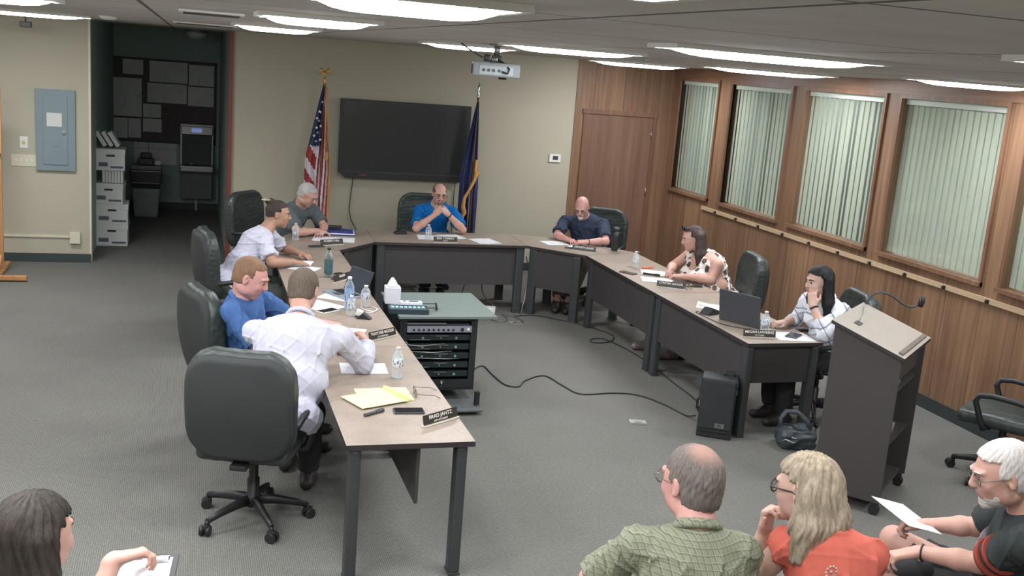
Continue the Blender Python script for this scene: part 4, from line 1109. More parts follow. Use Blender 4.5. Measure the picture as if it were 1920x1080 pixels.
m = MB(); m.box((-.04, -.062, .03), (.06, .006, .03), bev=.002); m.build('plug', M_CREAM, t)
# brass dish on a rod, put in for a bright patch under the desk
t = thing('under_desk_dish', 'shiny brass dish put in for a bright patch under the centre desk', 'plate', (3.06, 11.0, 0))
m = MB(); m.lathe([(.1, .325), (.13, .335), (.12, .36), (.1, .37)], n=20); m.cyl((0, 0, .36), (0, 0, .71), .012, n=8); m.build('under_desk_tray', M('brass_dish', (190, 185, 140), .25, .6), t)
# ------------------------------------------------------------------ things on the desks
ZT = .7405
M_PAPER = paper_mat('printed_paper', (236, 238, 244), .008, .6, 'y', ink=(182, 184, 192))
M_PLAIN = M('blank_paper', (236, 238, 244), .7, var=.02)
M_YELLOW = paper_mat('yellow_pad_paper', (238, 238, 170), .008, 1.1, 'y', ink=(214, 216, 160))
def paper(x, y, rz, label, w_=.216, d_=.279, z=ZT, mat=None, group='papers on the desks', n=1, curl=.0):
    t = MB(); h_ = .0008 * n + .0004
    t.box((0, 0, h_ / 2 + .0006), (w_, d_, h_))
    if curl: t.box((w_ * .2, d_ * .3, .012), (w_ * .55, d_ * .35, .001), rot=Matrix.Rotation(R(9), 3, 'X') @ Matrix.Rotation(R(8), 3, 'Z'))
    return solo('paper_sheet', t, mat or M_PAPER, label, 'paper', (x, y, z), R(rz), group)
paper(1.03, 6.02, 86, 'paper beside the white-shirted man\'s forearm, left of the near water bottle')
paper(1.03, 6.88, 70, 'paper in front of the white-shirted man\'s hand', w_=.2)
paper(.95, 7.62, 40, 'blank paper between the white-shirted man\'s head and the tall water bottle', w_=.25, d_=.32, mat=M_PLAIN)
paper(1.13, 7.9, 60, 'paper lying under the front of the small laptop')
paper(.93, 9.22, 75, 'folded white sheets above the hand of the man in lavender', w_=.2, n=4, mat=M_PLAIN, curl=.15)
paper(.98, 8.98, 62, 'printed sheet under the fingers of the man in lavender', w_=.19, d_=.24)
paper(1.42, 10.45, 80, 'paper under the grey-haired man\'s hands on the left corner desk', w_=.27, d_=.42)
paper(2.47, 10.72, -8, 'paper left of the small bottle before the man in bright blue', w_=.25, d_=.28)
paper(2.73, 10.80, 14, 'paper right of the small bottle before the man in bright blue', w_=.25, d_=.27)
paper(3.05, 10.58, 12, 'lone paper on the right half of the centre desk', w_=.26, d_=.3)
paper(3.84, 10.58, 8, 'paper to the left of the bald man\'s clasped hands', w_=.26, d_=.24)
paper(4.03, 10.35, -38, 'paper in front of the bald man\'s clasped hands', w_=.2, d_=.2, n=3)
paper(4.36, 9.04, 70, 'paper touching the hands of the woman in the spotted top', w_=.24, d_=.3)
paper(4.22, 8.72, 72, 'paper behind the black name plate of the woman in the spotted top', w_=.22, d_=.3)
paper(4.23, 7.66, 60, 'folded white paper behind the big laptop', w_=.2, d_=.24, n=6, mat=M_PLAIN, curl=.1)
paper(4.43, 6.72, 82, 'paper under a phone at the end of the right row', w_=.25, d_=.29)
# yellow legal pad
t = thing('legal_pad', 'yellow legal pad with its top page curled over, on the nearest desk', 'notepad', (1.02, 5.45, ZT))
rz_ = lambda a: Matrix.Rotation(R(a), 3, 'Z')
m = MB(); m.box((.045, .06, .004), (.215, .30, .008), rot=rz_(-88), bev=.001); m.build('pad_block', M_YELLOW, t)
m = MB(); m.box((-.02, -.025, .0105), (.225, .30, .003), rot=rz_(-67)); m.build('loose_page', M_YELLOW, t)
m = MB()
def cf(u, v):
    a = -1.2 + u * 3.9; r = .008 + .010 * v
    p0 = Vector((.06, .15, .013)); p1 = Vector((.165, -.06, .013)); ax = (p1 - p0).normalized(); nx = Vector((ax.y, -ax.x, 0))
    p = p0.lerp(p1, v) + nx * (r * math.cos(a)) ; p.z = .013 + r + r * math.sin(a); return p
m.sheet(cf, 12, 6); o = m.build('curled_page', M_YELLOW, t); sd = o.modifiers.new('Solidify', 'SOLIDIFY'); sd.thickness = .0008
M_PHONE = M('phone_black_glass', (24, 25, 30), .12, var=.02); M_BROWNPHONE = M('phone_brown', (66, 52, 48), .35)
def phone(x, y, rz, label, z=ZT, w_=.08, l_=.165, mat=None, screen=None):
    t = thing('mobile_phone', label, 'phone', (x, y, z), R(rz), 'phones on the desks')
    m = MB(); m.box((0, 0, .005), (l_, w_, .010), bev=.004); m.build('phone_body', mat or M_CHAR, t)
    m = MB(); m.box((0, 0, .0105), (l_ - .012, w_ - .008, .0015)); m.build('phone_screen', screen or M_PHONE, t)
    return t
phone(1.15, 5.225, -3, 'black phone with shiny screen on the nearest desk, beside the yellow pad')
phone(.99, 7.44, 38, 'white-edged phone between the papers, right of the white-shirted man\'s head', mat=M_WHITE)
phone(1.2, 10.02, 15, 'flat black phone beside the name plate on the left corner desk', w_=.07, l_=.15)
phone(1.27, 8.72, -60, 'flat black phone right of the dark soda bottle', w_=.08, l_=.15)
phone(4.05, 9.02, -56, 'brown phone on the inner edge of the right row, left of the papers', mat=M_BROWNPHONE, screen=M_BROWNPHONE)
phone(4.45, 6.73, 42, 'black phone on the paper at the end of the right row', z=ZT + .003, w_=.09, l_=.16)
phone(3.92, 10.28, -20, 'black phone beside the name plate of the bald man', w_=.06, l_=.13)
def pen(x, y, rz, label, mat, l_=.14, r=.0055, z=ZT):
    t = thing('pen', label, 'pen', (x, y, z), R(rz)); m = MB(); m.cyl((-l_ / 2, 0, r), (l_ / 2, 0, r), r, n=10); m.build('pen_barrel', mat, t)
    m = MB(); m.cyl((l_ / 2 - .05, 0, r), (l_ / 2 + .006, 0, r), r * 1.2, n=10); m.box((l_ / 2 - .02, 0, r * 2.3), (.04, .003, .002)); m.build('pen_cap', mat, t)
pen(.955, 5.20, 34, 'dark thick pen in front of the yellow pad', M_CHAR, .13, .009)
pen(4.36, 9.27, 15, 'orange-red marker pen by the small bottle of the right row', M('marker_orange', (214, 110, 70), .5), .14, .007)
pen(4.25, 8.93, -35, 'black pen lying on the papers of the woman in the spotted top', M_BLACK, .16, .009, ZT + .003)
pen(1.2, 7.33, 60, 'thin black stylus among the cables near the tall water bottle', M_BLACK, .14, .004)
# eyeglasses on the near desk
def glasses_geo(t, mat, w_=.14, temple=.135, r=.0022, lensr=.024, folded=False, dark=None):
    """local: +y = where the face is not; lenses in the xz plane at y=0, temples run to -y"""
    for s_ in (-1, 1):
        m = MB(); c = Vector((s_ * .034, 0, 0))
        ring = [c + Vector((lensr * 1.12 * math.cos(a), .002 * math.cos(a), lensr * .82 * math.sin(a))) for a in [k * PI / 10 for k in range(20)]]
        m.tube(ring, r, 6, closed=True); m.build('lens_rim', mat, t)
        m = MB(); m.lathe([(.0001, -.0006), (lensr * 1.05, 0), (.0001, .0006)], c, M=Matrix.Rotation(R(90), 3, 'X'), n=18)
        m.build('lens', dark or M_GLASS, t)
        m = MB(); m.tube([(s_ * .061, 0, .006), (s_ * .069, -.004, .006), (s_ * .071, -.02, .004), (s_ * .071, -temple * .75, .0), (s_ * .069, -temple, -.018)], r, 6); m.build('temple', mat, t)
    m = MB(); m.tube([(-.011, 0, .006), (0, .003, .010), (.011, 0, .006)], r, 6); m.build('bridge', mat, t)
t = thing('eyeglasses', 'thin-rimmed eyeglasses standing open near the edge of the nearest desk', 'glasses', (1.24, 5.50, ZT + .022), R(86))
glasses_geo(t, M('bronze_wire', (120, 100, 90), .35, .6))
t = thing('eyeglasses', 'pair of glasses left beside the black tablet on the right row', 'glasses', (4.36, 8.34, ZT + .022), R(-150))
glasses_geo(t, M('dull_wire', (150, 140, 110), .4, .5))
t = thing('sunglasses', 'black sunglasses lying on the AV cabinet beside the control device', 'sunglasses', (1.84, 7.60, .745), R(-100))
glasses_geo(t, M_BLACK, r=.004, dark=M_PHONE)
# water bottles
def pet_mat(name, tint):
    m_ = bpy.data.materials.new(name); m_.use_nodes = True; nt = m_.node_tree; nt.nodes.remove(nt.nodes['Principled BSDF']); out = nt.nodes['Material Output']
    tr = nt.nodes.new('ShaderNodeBsdfTransparent'); tr.inputs['Color'].default_value = tint
    gl = nt.nodes.new('ShaderNodeBsdfPrincipled'); gl.inputs['Base Color'].default_value = (.75, .78, .8, 1); gl.inputs['Roughness'].default_value = .08; gl.inputs['Specular IOR Level'].default_value = .9
    lw = nt.nodes.new('ShaderNodeLayerWeight'); lw.inputs['Blend'].default_value = .5
    f = math_(nt, 'ADD', math_(nt, 'MULTIPLY', lw.outputs['Facing'], .55), .16)
    mx = nt.nodes.new('ShaderNodeMixShader'); nt.links.new(f, mx.inputs[0]); nt.links.new(tr.outputs[0], mx.inputs[1]); nt.links.new(gl.outputs[0], mx.inputs[2]); nt.links.new(mx.outputs[0], out.inputs['Surface'])
    return m_
M_PET = pet_mat('clear_bottle_plastic', (.93, .96, .97, 1)); M_PETB = pet_mat('blue_bottle_plastic', (.55, .75, .92, 1)); M_PETD = pet_mat('dark_drink', (.25, .28, .26, 1))
def label_mat(name, base, ink):
    m_, nt, b = nmat(name); v = coords(nt, (90, 90, 40)); n = noise(nt, 1, v, 1)
    nt.links.new(mixc(nt, math_(nt, 'GREATER_THAN', n.outputs['Fac'], .56), srgb(base), srgb(ink)), b.inputs['Base Color']); b.inputs['Roughness'].default_value = .5; return m_
M_LAB = label_mat('bottle_label', (205, 210, 215), (110, 115, 125))
def bottle(x, y, label, h=.2, r=.032, mat=None, capm=None, lab=None, lz=(.38, .6), z=ZT):
    t = thing('water_bottle', label, 'bottle', (x, y, z), 0, 'bottles on the desks')
    prof = [(r * .8, 0), (r * .98, .006), (r, .02), (r * .93, .03), (r, .04), (r * .93, .05), (r, .06), (r * .95, h * .36), (r, h * .38), (r, h * .6), (r * .93, h * .63), (r, h * .67), (r * .9, h * .74), (r * .6, h * .84), (r * .38, h * .9), (r * .36, h * .94)]
    m = MB(); m.lathe(prof, n=24); m.build('bottle_body', mat or M_PET, t)
    m = MB(); m.lathe([(r * .42, h * .935), (r * .44, h * .94), (r * .44, h * .995), (r * .4, h)], n=18); m.build('cap', capm or M_WHITE, t)
    m = MB(); m.lathe([(r * 1.01, h * lz[0]), (r * 1.015, h * lz[0] + .001), (r * 1.015, h * lz[1]), (r * 1.01, h * lz[1] + .001)], n=24); m.build('bottle_label', lab or M_LAB, t)
    return t
M_CAPP = M('cap_pinkish', (225, 205, 200), .5)
bottle(1.20, 5.83, 'small clear water bottle on the nearest desk beside a paper', .19, .033, capm=M_CAPP)
bottle(1.15, 7.5, 'tall blue-tinted water bottle in front of the small laptop', .25, .036, mat=M_PETB, lz=(.3, .62), lab=label_mat('blue_label', (150, 175, 205), (60, 90, 150)))
bottle(1.29, 7.6, 'small clear water bottle right of the tall blue one, by the desk edge', .165, .036)
bottle(1.14, 7.32, 'small clear water bottle hidden in front of the tall blue one', .15, .03)
bottle(1.03, 10.36, 'small clear water bottle near the grey-haired man\'s elbow', .17, .033)
bottle(2.43, 10.6, 'small clear water bottle in front of the man in bright blue', .16, .032)
bottle(4.24, 9.3, 'small clear water bottle at the far desk of the right row', .165, .033)
bottle(4.26, 6.84, 'small clear water bottle beside the big laptop', .17, .034)
bottle(1.14, 8.64, 'dark soda bottle with blue and green label before the man in lavender', .25, .036, mat=M_PETD, capm=M_BLACK, lz=(.12, .62), lab=label_mat('soda_label', (60, 92, 74), (60, 96, 160)))
t = thing('travel_tumbler', 'tall black travel tumbler with handle by the bald man\'s left arm', 'tumbler', (4.40, 10.22, ZT))
m = MB(); m.lathe([(.033, 0), (.036, .01), (.043, .15), (.045, .215)], n=24); m.build('tumbler_body', M('matte_black_metal', (38, 40, 42), .45), t)
m = MB(); m.lathe([(.046, .215), (.047, .235), (.04, .25), (.02, .255)], n=24); m.build('lid', M_BLACK, t)
m = MB(); m.tube([(.042, 0, .2), (.07, 0, .19), (.078, 0, .14), (.065, 0, .09), (.042, 0, .08)], .007, 8); m.build('handle', M_BLACK, t)
# name plates
M_PLATE = M('name_plate_dark', (52, 46, 44), .4, var=.03); M_HOLD = M('name_plate_holder', (210, 205, 190), .3, .4); M_LETTER = M('letter_white', (226, 224, 218), .5)
def plate(x, y, rz, l1, l2, label, w_=.255, h=.052):
    t = thing('name_plate', label, 'name plate', (x, y, ZT), R(rz), 'name plates on the desks')
    m = MB(); m.box((0, 0, .004), (w_ + .008, .03, .008), bev=.002); m.build('plate_holder', M_HOLD, t)
    q = Matrix.Rotation(R(-14), 3, 'X')
    m = MB(); m.box((0, .004, .008 + h / 2), (w_, .004, h), rot=q, bev=.001); p_ = m.build('plate', M_PLATE, t)
    def pl(zo): v = q @ Vector((0, -.0028, zo)); return (0, v.y + .004, v.z + .008 + h / 2)
    text(l1, .027, M_LETTER, p_, pl(.008), (R(90 - 14), 0, 0), sx=min(1.1, 14.2 / max(8, len(l1)) * .92), ext=.0004)
    if l2: text(l2, .0135, M_LETTER, p_, pl(-.016), (R(90 - 14), 0, 0), sx=1.0, ext=.0004)
    return t
plate(1.285, 5.05, 33, 'BRAD JANTZ', 'CITY ATTORNEY', 'name plate on the nearest desk, the most readable one')
plate(1.265, 6.70, 36, 'THATCHER MOODIE', 'CITY MANAGER', 'name plate in front of the white-shirted man\'s hand')
plate(1.24, 8.50, 50, 'SALEM', '', 'name plate half hidden behind the dark soda bottle')
plate(1.36, 10.13, 24, 'ROBERT HILL', '', 'name plate on the left corner desk')
plate(2.58, 10.44, 0, 'ERIK TOMMEY', 'MAYOR', 'name plate on the centre desk before the man in bright blue')
plate(4.0, 10.10, -34, 'KENNETH JONES', '', 'name plate on the right corner desk before the bald man')
plate(4.19, 8.37, -30, 'CYNTHIA GAYLOR', '', 'name plate in front of the woman in the spotted top')
plate(4.13, 6.69, -10, 'MEGAN LAWRENZ', 'CITY CLERK', 'name plate at the end of the right row beside the big laptop')
# laptops
M_LAP = M('laptop_dark_grey', (74, 76, 82), .45, .2, var=.03); M_LAPB = M('laptop_blue_black', (50, 58, 70), .4, .2, var=.04); M_KEYS = M('laptop_keys', (30, 31, 34), .5)
def laptop(x, y, rz, w_, d_, ang_, label, mat, base=None):
    """local: hinge along x at y=0, sitter at -y side; lid back faces +y"""
    t = thing('laptop', label, 'laptop', (x, y, ZT), R(rz))
    m = MB(); m.box((0, -d_ / 2, .009), (w_, d_, .016), bev=.003); b_ = m.build('laptop_base', base or mat, t)
    m = MB(); m.box((0, -d_ * .38, .0178), (w_ * .86, d_ * .48, .001)); m.build('keyboard', M_KEYS, b_)
    m = MB(); m.box((0, -d_ * .8, .0178), (w_ * .3, d_ * .26, .001)); m.build('touchpad', M_CHAR, b_)
    q = Matrix.Rotation(R(-(ang_ - 90)), 3, 'X')
    m = MB(); v = q @ Vector((0, 0, d_ / 2)); m.box((0, v.y, v.z + .012), (w_, .007, d_), rot=q, bev=.003); l_ = m.build('laptop_lid', mat, t)
    m = MB(); v = q @ Vector((0, -.0042, d_ / 2)); m.box((0, v.y, v.z + .012), (w_ * .93, .001, d_ * .88), rot=q); m.build('screen', M('laptop_screen', (52, 60, 68), .25), l_)
    m = MB(); v = q @ Vector((0, .0042, d_ * .6)); m.cyl((0, v.y, v.z + .012), (0, v.y + .0005, v.z + .012), .012, n=12); m.build('lid_emblem', M_CHAR, l_)
    return t
laptop(4.18, 7.09, 120, .37, .25, 100, 'big dark grey laptop open at the end of the right row, lid towards us', M_LAP)
laptop(1.27, 8.02, -64 , .30, .20, 112, 'small blue-black laptop open on the left row, lid towards the ring centre', M_LAPB, M('laptop_silver', (150, 156, 164), .4, .3))
t = thing('tablet', 'black tablet in a case under the folded arms of the woman in spots', 'tablet', (4.43, 8.52, ZT), R(-8))
m = MB(); m.box((0, 0, .008), (.24, .17, .014), bev=.004); m.build('tablet_case', M_BLACK, t)
m = MB(); m.box((0, 0, .0155), (.2, .14, .001)); m.build('tablet_screen', M_PHONE, t)
# blue folder
t = thing('folder', 'blue folder with a black pen case on the left corner desk', 'folder', (1.47, 10.83, ZT), R(-6))
M_BLUEF = M('folder_blue', (52, 66, 132), .5, var=.06)
m = MB(); m.box((0, 0, .006), (.42, .28, .012), bev=.003); m.box((0.01, .01, .028), (.42, .28, .008), rot=Matrix.Rotation(R(3), 3, 'Y'), bev=.003); m.build('folder_cover', M_BLUEF, t)
m = MB(); m.box((0.02, -.0, .017), (.38, .27, .010)); m.build('folder_papers', M_PLAIN, t)
m = MB(); m.box((-.02, .04, .042), (.2, .08, .02), bev=.008); solo('pen_case', m, M_BLACK, 'black pen case lying on the blue folder', 'case', (1.47, 10.83, ZT + .02), R(-10))
# small devices
m = MB(); m.box((0, 0, .012), (.13, .07, .022), rot=None, bev=.009); m.box((-.02, .02, .028), (.06, .03, .014), bev=.005); solo('conference_remote', m, M_BLACK, 'small black remote on the left of the centre desk', 'remote', (2.19, 10.90, ZT), R(10))
m = MB(); m.box((0, 0, .006), (.09, .04, .011), bev=.004); solo('phone_case', m, M_CHAR, 'short black case at the foot of the dark soda bottle', 'case', (1.2, 8.55, ZT), R(5))
t = thing('desk_microphone', 'white microphone puck leaning on a black wedge near the desk edge', 'microphone', (1.22, 7.24, ZT), R(-20))
m = MB(); m.prism([(-.05, 0), (.06, 0), (.0, .045)], -.03, .03, 'y'); m.build('wedge_stand', M_BLACK, t)
m = MB(); m.box((-.03, -.0, .04), (.05, .045, .045), rot=Matrix.Rotation(R(20), 3, 'Y'), bev=.012); m.build('white_head', M_WHITE, t)
t = thing('charging_cable', 'white charging cable coiled around the small bottles on the left row', 'cable', (1.27, 7.52, ZT))
m = MB(); m.tube(smooth([(-.14, -.05, .004), (-.1, .0, .004), (-.05, -.04, .004), (-.03, -.1, .004), (.03, -.12, .004), (.08, -.06, .004), (.09, .02, .004), (.04, .08, .004), (-.02, .04, .004), (-.0, -.06, .008), (.06, -.1, .008), (.1, -.02, .008)]), .0035, 6); m.build('cable_coil', M_WHITE, t)
t = thing('desk_microphone', 'black wedge conference microphone behind the big laptop', 'microphone', (4.1, 7.43, ZT), R(25))
m = MB(); m.prism([(-.09, 0), (.09, 0), (.06, .03), (-.02, .055)], -.045, .045, 'y'); m.build('wedge_body', M_BLACK, t)
m = MB(); m.box((.01, -.0, .0475), (.07, .05, .002), rot=Matrix.Rotation(R(17), 3, 'Y')); m.build('button_panel', M_CHAR, t)
cable('black cable from the wedge microphone along the desk to the big laptop', [(4.03, 7.5, ZT + .004), (3.99, 7.46, ZT + .004), (4.0, 7.3, ZT + .004), (4.02, 7.1, ZT + .004), (4.1, 6.98, ZT + .004), (4.2, 6.93, ZT + .004)], .003)
# on the AV cabinet
ZC = .7225
t = thing('tissue_box', 'white cube tissue box with a tissue sticking up on the AV cabinet', 'tissue box', (1.535, 7.82, ZC), R(-4))
m = MB(); m.box((0, 0, .064), (.118, .118, .128), bev=.003); m.build('box', M('tissue_box_white', (214, 214, 224), .6, var=.02), t)
m = MB(); m.lathe([(.04, .1285), (.042, .1295), (.03, .130)], n=20); m.build('opening', M('opening_grey', (150, 152, 158), .6), t)
m = MB()
def tf(u, v):
    a = u * 2 * PI; r = .03 * (1 - v) ** .8 + .012 * (1 - .5 * v)
    return (r * math.cos(a) * (1 + .25 * math.sin(3 * a)) - .004 * v, r * .5 * math.sin(a) * (1 + .3 * math.cos(5 * a)), .128 + .072 * v)
m.sheet(tf, 24, 6); m.build('tissue', M('tissue_white', (236, 236, 242), .8, var=.02), t)
t = thing('control_keypad', 'dark control device with pale blue buttons at the cabinet\'s left corner', 'control device', (1.60, 7.50, ZC), R(-4))
m = MB(); m.box((0, 0, .02), (.30, .13, .04), bev=.004); m.build('device_body', M('device_teal_dark', (46, 60, 68), .4), t)
for k in range(8):
    m = MB(); m.box((-.12 + .033 * k, -.01, .0425), (.024, .05, .005), bev=.001); m.build('button', M('button_pale_blue', (150, 190, 200), .4), t)
t = thing('remote_control', 'white remote resting on the control device', 'remote', (1.63, 7.56, ZC + .047), R(-4))
m = MB(); m.box((0, 0, .012), (.17, .07, .024), bev=.006); m.build('remote_body', M('remote_white', (204, 206, 216), .5), t)
m = MB(); m.box((.02, 0, .0245), (.07, .03, .001)); m.box((-.05, 0, .025), (.02, .02, .002)); m.build('remote_window', M_CHAR, t)
# ------------------------------------------------------------------ people
def skin_mat(name, rgb):
    m_, nt, b = nmat(name); v = coords(nt); n = noise(nt, 14, v, 4); c = srgb(rgb)
    nt.links.new(ramp(nt, n.outputs['Fac'], [(.3, (c[0] * .97, c[1] * .90, c[2] * .89)), (.7, c[:3])]), b.inputs['Base Color'])
    b.inputs['Roughness'].default_value = .5; b.inputs['Subsurface Weight'].default_value = .08; b.inputs['Subsurface Radius'].default_value = (.01, .004, .002)
    n2 = noise(nt, 180, v, 3); bump(nt, b, n2.outputs['Fac'], .08, .002)
    return m_
def hair_mat(name, a, b_, scale=160):
    m_, nt, b = nmat(name); v = coords(nt, (1, 1, .12)); n = noise(nt, scale, v, 4, .7); n2 = noise(nt, 9, coords(nt), 3)
    col = ramp(nt, n.outputs['Fac'], [(.3, srgb(a)), (.7, srgb(b_))])
    col = mixc(nt, 1, col, ramp(nt, n2.outputs['Fac'], [(.3, (.82, .82, .82)), (.7, (1.1, 1.1, 1.1))]), 'MULTIPLY')
    nt.links.new(col, b.inputs['Base Color']); b.inputs['Roughness'].default_value = .6; b.inputs['Specular IOR Level'].default_value = .25; bump(nt, b, n.outputs['Fac'], .5, .006)
    return m_
SK = {k: skin_mat('skin_' + k, c) for k, c in dict(fair=(196, 156, 142), pink=(202, 154, 146), tan=(168, 132, 112), light=(204, 170, 156)).items()}
M_LIP = M('lips', (164, 112, 108), .5); M_EYEW = M('eye_white', (214, 208, 204), .3, var=.02); M_IRIS = M('eye_dark', (48, 38, 34), .3)
M_SHOE = M('shoe_dark', (48, 44, 44), .5); M_BAND = M('watch_band_dark', (46, 36, 38), .45)
def nrm(v): v = np.array(v, float); return v / np.linalg.norm(v)
def V3(*a): return np.array(a, float)

def hand(s, W, d, n, side, curl=(.4, .5, .4), sc=1.0, thumb=.5, g=.0, spread=.12):
    """W wrist, d direction of the palm, n back-of-hand normal, side +1 right hand / -1 left hand"""
    W = np.array(W, float); d = nrm(d); n = nrm(np.array(n, float) - d * np.dot(n, d)); x = np.cross(d, n)    # x: towards the right of the back view
    x = x * 1.0
    th = -side                       # thumb side along x
    Mx = np.stack([x, d, n], 1)
    s.cap(W - d * .01, W + d * .035, .026 * sc + g, .030 * sc + g, k=.02, flat=(n, .62))
    s.box(W + d * .055 * sc, (.039 * sc + g, .045 * sc + g, .0135 * sc + g), Mx, rd=.012 * sc + g, k=.014)
    L = [.068, .077, .071, .056]; base = [.030, .0105, -.0105, -.030]
    for i in range(4):
        p = W + d * (.093 - .004 * abs(i - 1)) * sc + x * th * base[i] * sc
        a = 0; r = .0088 - .0006 * i
        dr = nrm(d + x * th * spread * (1.5 - i) * .5)
        for j, fr in enumerate((.45, .32, .23)):
            a += curl[j] * (1 + .08 * i)
            q = p + (dr * math.cos(a) - n * math.sin(a)) * L[i] * fr * sc
            s.cap(p, q, (r - .0006 * j) * sc + g, (r - .0006 * (j + 1)) * sc + g, k=.004 if j else .010)
            p = q
    p = W + d * .022 * sc + x * th * .030 * sc - n * .006
    q = p + nrm(d * .75 + x * th * .75 - n * .35 * thumb) * .040 * sc
    s.cap(p, q, .0135 * sc + g, .0105 * sc + g, k=.016)
    e = q + nrm(d * .95 + x * th * (.35 - .5 * thumb) - n * .35 * thumb) * .036 * sc
    s.cap(q, e, .0103 * sc + g, .0082 * sc + g, k=.004)

def head_sdf(s, H, F, sc=1.0, female=False, chin=1.0, g=0.0, beardless=True):
    def P(x, y, z): return H + F @ (np.array([x, y, z]) * sc)
    s.ell(P(0, -.012, .035), np.array([.074, .094, .082]) * sc + g, F, k=.02)
    s.ell(P(0, .03, -.01), np.array([.066, .066, .082]) * sc + g, F, k=.03)
    s.ell(P(0, .035, -.055), np.array([.052, .052, .05]) * sc * (1, 1, chin) + g, F, k=.03)
    s.ell(P(0, .066, -.092), np.array([.022, .020, .018]) * sc + g, F, k=.022)
    for x in (-1, 1):
        s.ell(P(x * .048, .0, -.06), np.array([.018, .035, .03]) * sc + g, F, k=.025)      # jaw angle
        s.ell(P(x * .036, .068, -.018), np.array([.022, .018, .020]) * sc + g, F, k=.02)   # cheek
        s.ell(P(x * .030, .094, .016), np.array([.017, .014, .011]) * sc, F, k=.014, mode='s')  # socket
        s.ell(P(x * .030, .078, .014), np.array([.0145, .013, .011]) * sc, F, k=.006)    # lid bulge
        s.cap(P(x * .012, .091, .034), P(x * .044, .080, .036), .008 * sc, .006 * sc, k=.012)
        E_ = F @ np.array([[math.cos(.35 * x), 0, 0], [0, 1, 0], [0, 0, 1]]) * 1.0
        s.ell(P(x * .077, -.008, .004), np.array([.008, .017, .030]) * sc, F, k=.008)
        s.ell(P(x * .082, .002, .006), np.array([.006, .008, .016]) * sc, F, k=.004, mode='s')
        s.ell(P(x * .079, -.005, -.018), np.array([.007, .009, .010]) * sc, F, k=.006)
    s.cap(P(0, .088, .026), P(0, .108, -.014), .0085 * sc, .012 * sc, k=.012)
    s.ell(P(0, .102, -.020), np.array([.017, .013, .010]) * sc, F, k=.008)
    s.cap(P(-.018, .086, -.046), P(.018, .086, -.046), .0075 * sc, k=.009)
    s.cap(P(-.014, .084, -.057), P(.014, .084, -.057), .0085 * sc, k=.009)
    s.cap(P(-.022, .096, -.0515), P(.022, .096, -.0515), .0022 * sc, k=.003, mode='s')

def hair_sdf(H, F, sc, style, h=.005):
    R_ = .36 if style.get('long') else .2
    s = SDF(H - R_, H + (.2, .2, .18), h)
    def P(x, y, z): return H + F @ (np.array([x, y, z]) * sc)
    t = style.get('t', .012)
    s.ell(P(0, -.014, .036), np.array([.0755 + t * (1 if style.get('long') else .45), .096 + t * (1 if style.get('long') else .7), .083 + t]) * sc, F, k=.01)
    s.ell(P(0, -.03, -.02), np.array([.068 + t * (1 if style.get('long') else .3), .072 + t * (1 if style.get('long') else .3), .075 + t * .5]) * sc, F, k=.02)
    # face opening
    fz = style.get('line', .085)
    s.fn(H - R_, H + .2, lambda X, Y, Z: np.maximum(np.maximum(.035 * sc - Y - .35 * np.maximum(0, Z - .03 * sc) , Z - fz * sc + .22 * (np.abs(X)) ), -1), M=F, c=H, mode='s', k=.01)
    # sides below the temples, ears free
    s.fn(H - R_, H + .2, lambda X, Y, Z: np.maximum(-.018 * sc - Y, Z - style.get('side', .012) * sc), M=F, c=H, mode='s', k=.008)
    if not style.get('long'):
        s.fn(H - R_, H + .2, lambda X, Y, Z: Z + style.get('nape', .055) * sc - .25 * (Y + .1), M=F, c=H, mode='s', k=.012)
    if style.get('bald'):
        b = style['bald']
        s.ell(P(*b[:3]), np.array(b[3:6]) * sc, F, k=.015, mode='s')
    if style.get('long'):
        Ln = style['long']; wv = style.get('wave', .006)
        for x in np.linspace(-1, 1, 9):
            a = P(x * .072, style.get('ay', -.045) - .03 * (1 - x * x), .02)
            drop = np.array([0, 0, -1.0]); back = F @ np.array([x * .35, -.35 * (1 - abs(x)) - .12 + style.get('fwd', 0) * abs(x), 0])
            m_ = a + drop * Ln * .5 + back * .1; e = m_ + drop * Ln * .5 * (1 - .12 * (abs(x))) + back * .05
            s.chain([a, m_, e], [.036, .040, .026], k=.03)
    for x, y, z, r in style.get('tufts', []): s.ell(P(x, y, z), np.array([r, r, r * .8]), F, k=.02)
    g = np.random.RandomState(5)
    X, Y, Z = s.ax[0][:, None, None], s.ax[1][None, :, None], s.ax[2][None, None, :]
    A = np.arctan2(Y - H[1], X - H[0])
    wv = style.get('wave', .0018)
    if style.get('long'): Wv = .6 * np.sin(A * 26 + 3.0 * np.sin(Z * 24 + 2 * A)) + .4 * np.sin(A * 47 + 2.5 * np.sin(Z * 41 + 1)) + .3 * np.sin(A * 9 + 4 * np.sin(Z * 13))
    else: Wv = .5 * np.sin(A * 22 + 8 * np.sin(Z * 22)) + .5 * np.sin(A * 41 + 5 * np.sin(Z * 35 + 1)) + .4 * np.sin(90 * Z + 3 * A)
    s.D = (s.D + wv * Wv * (np.abs(s.D) < .03)).astype(np.float32)
    return s

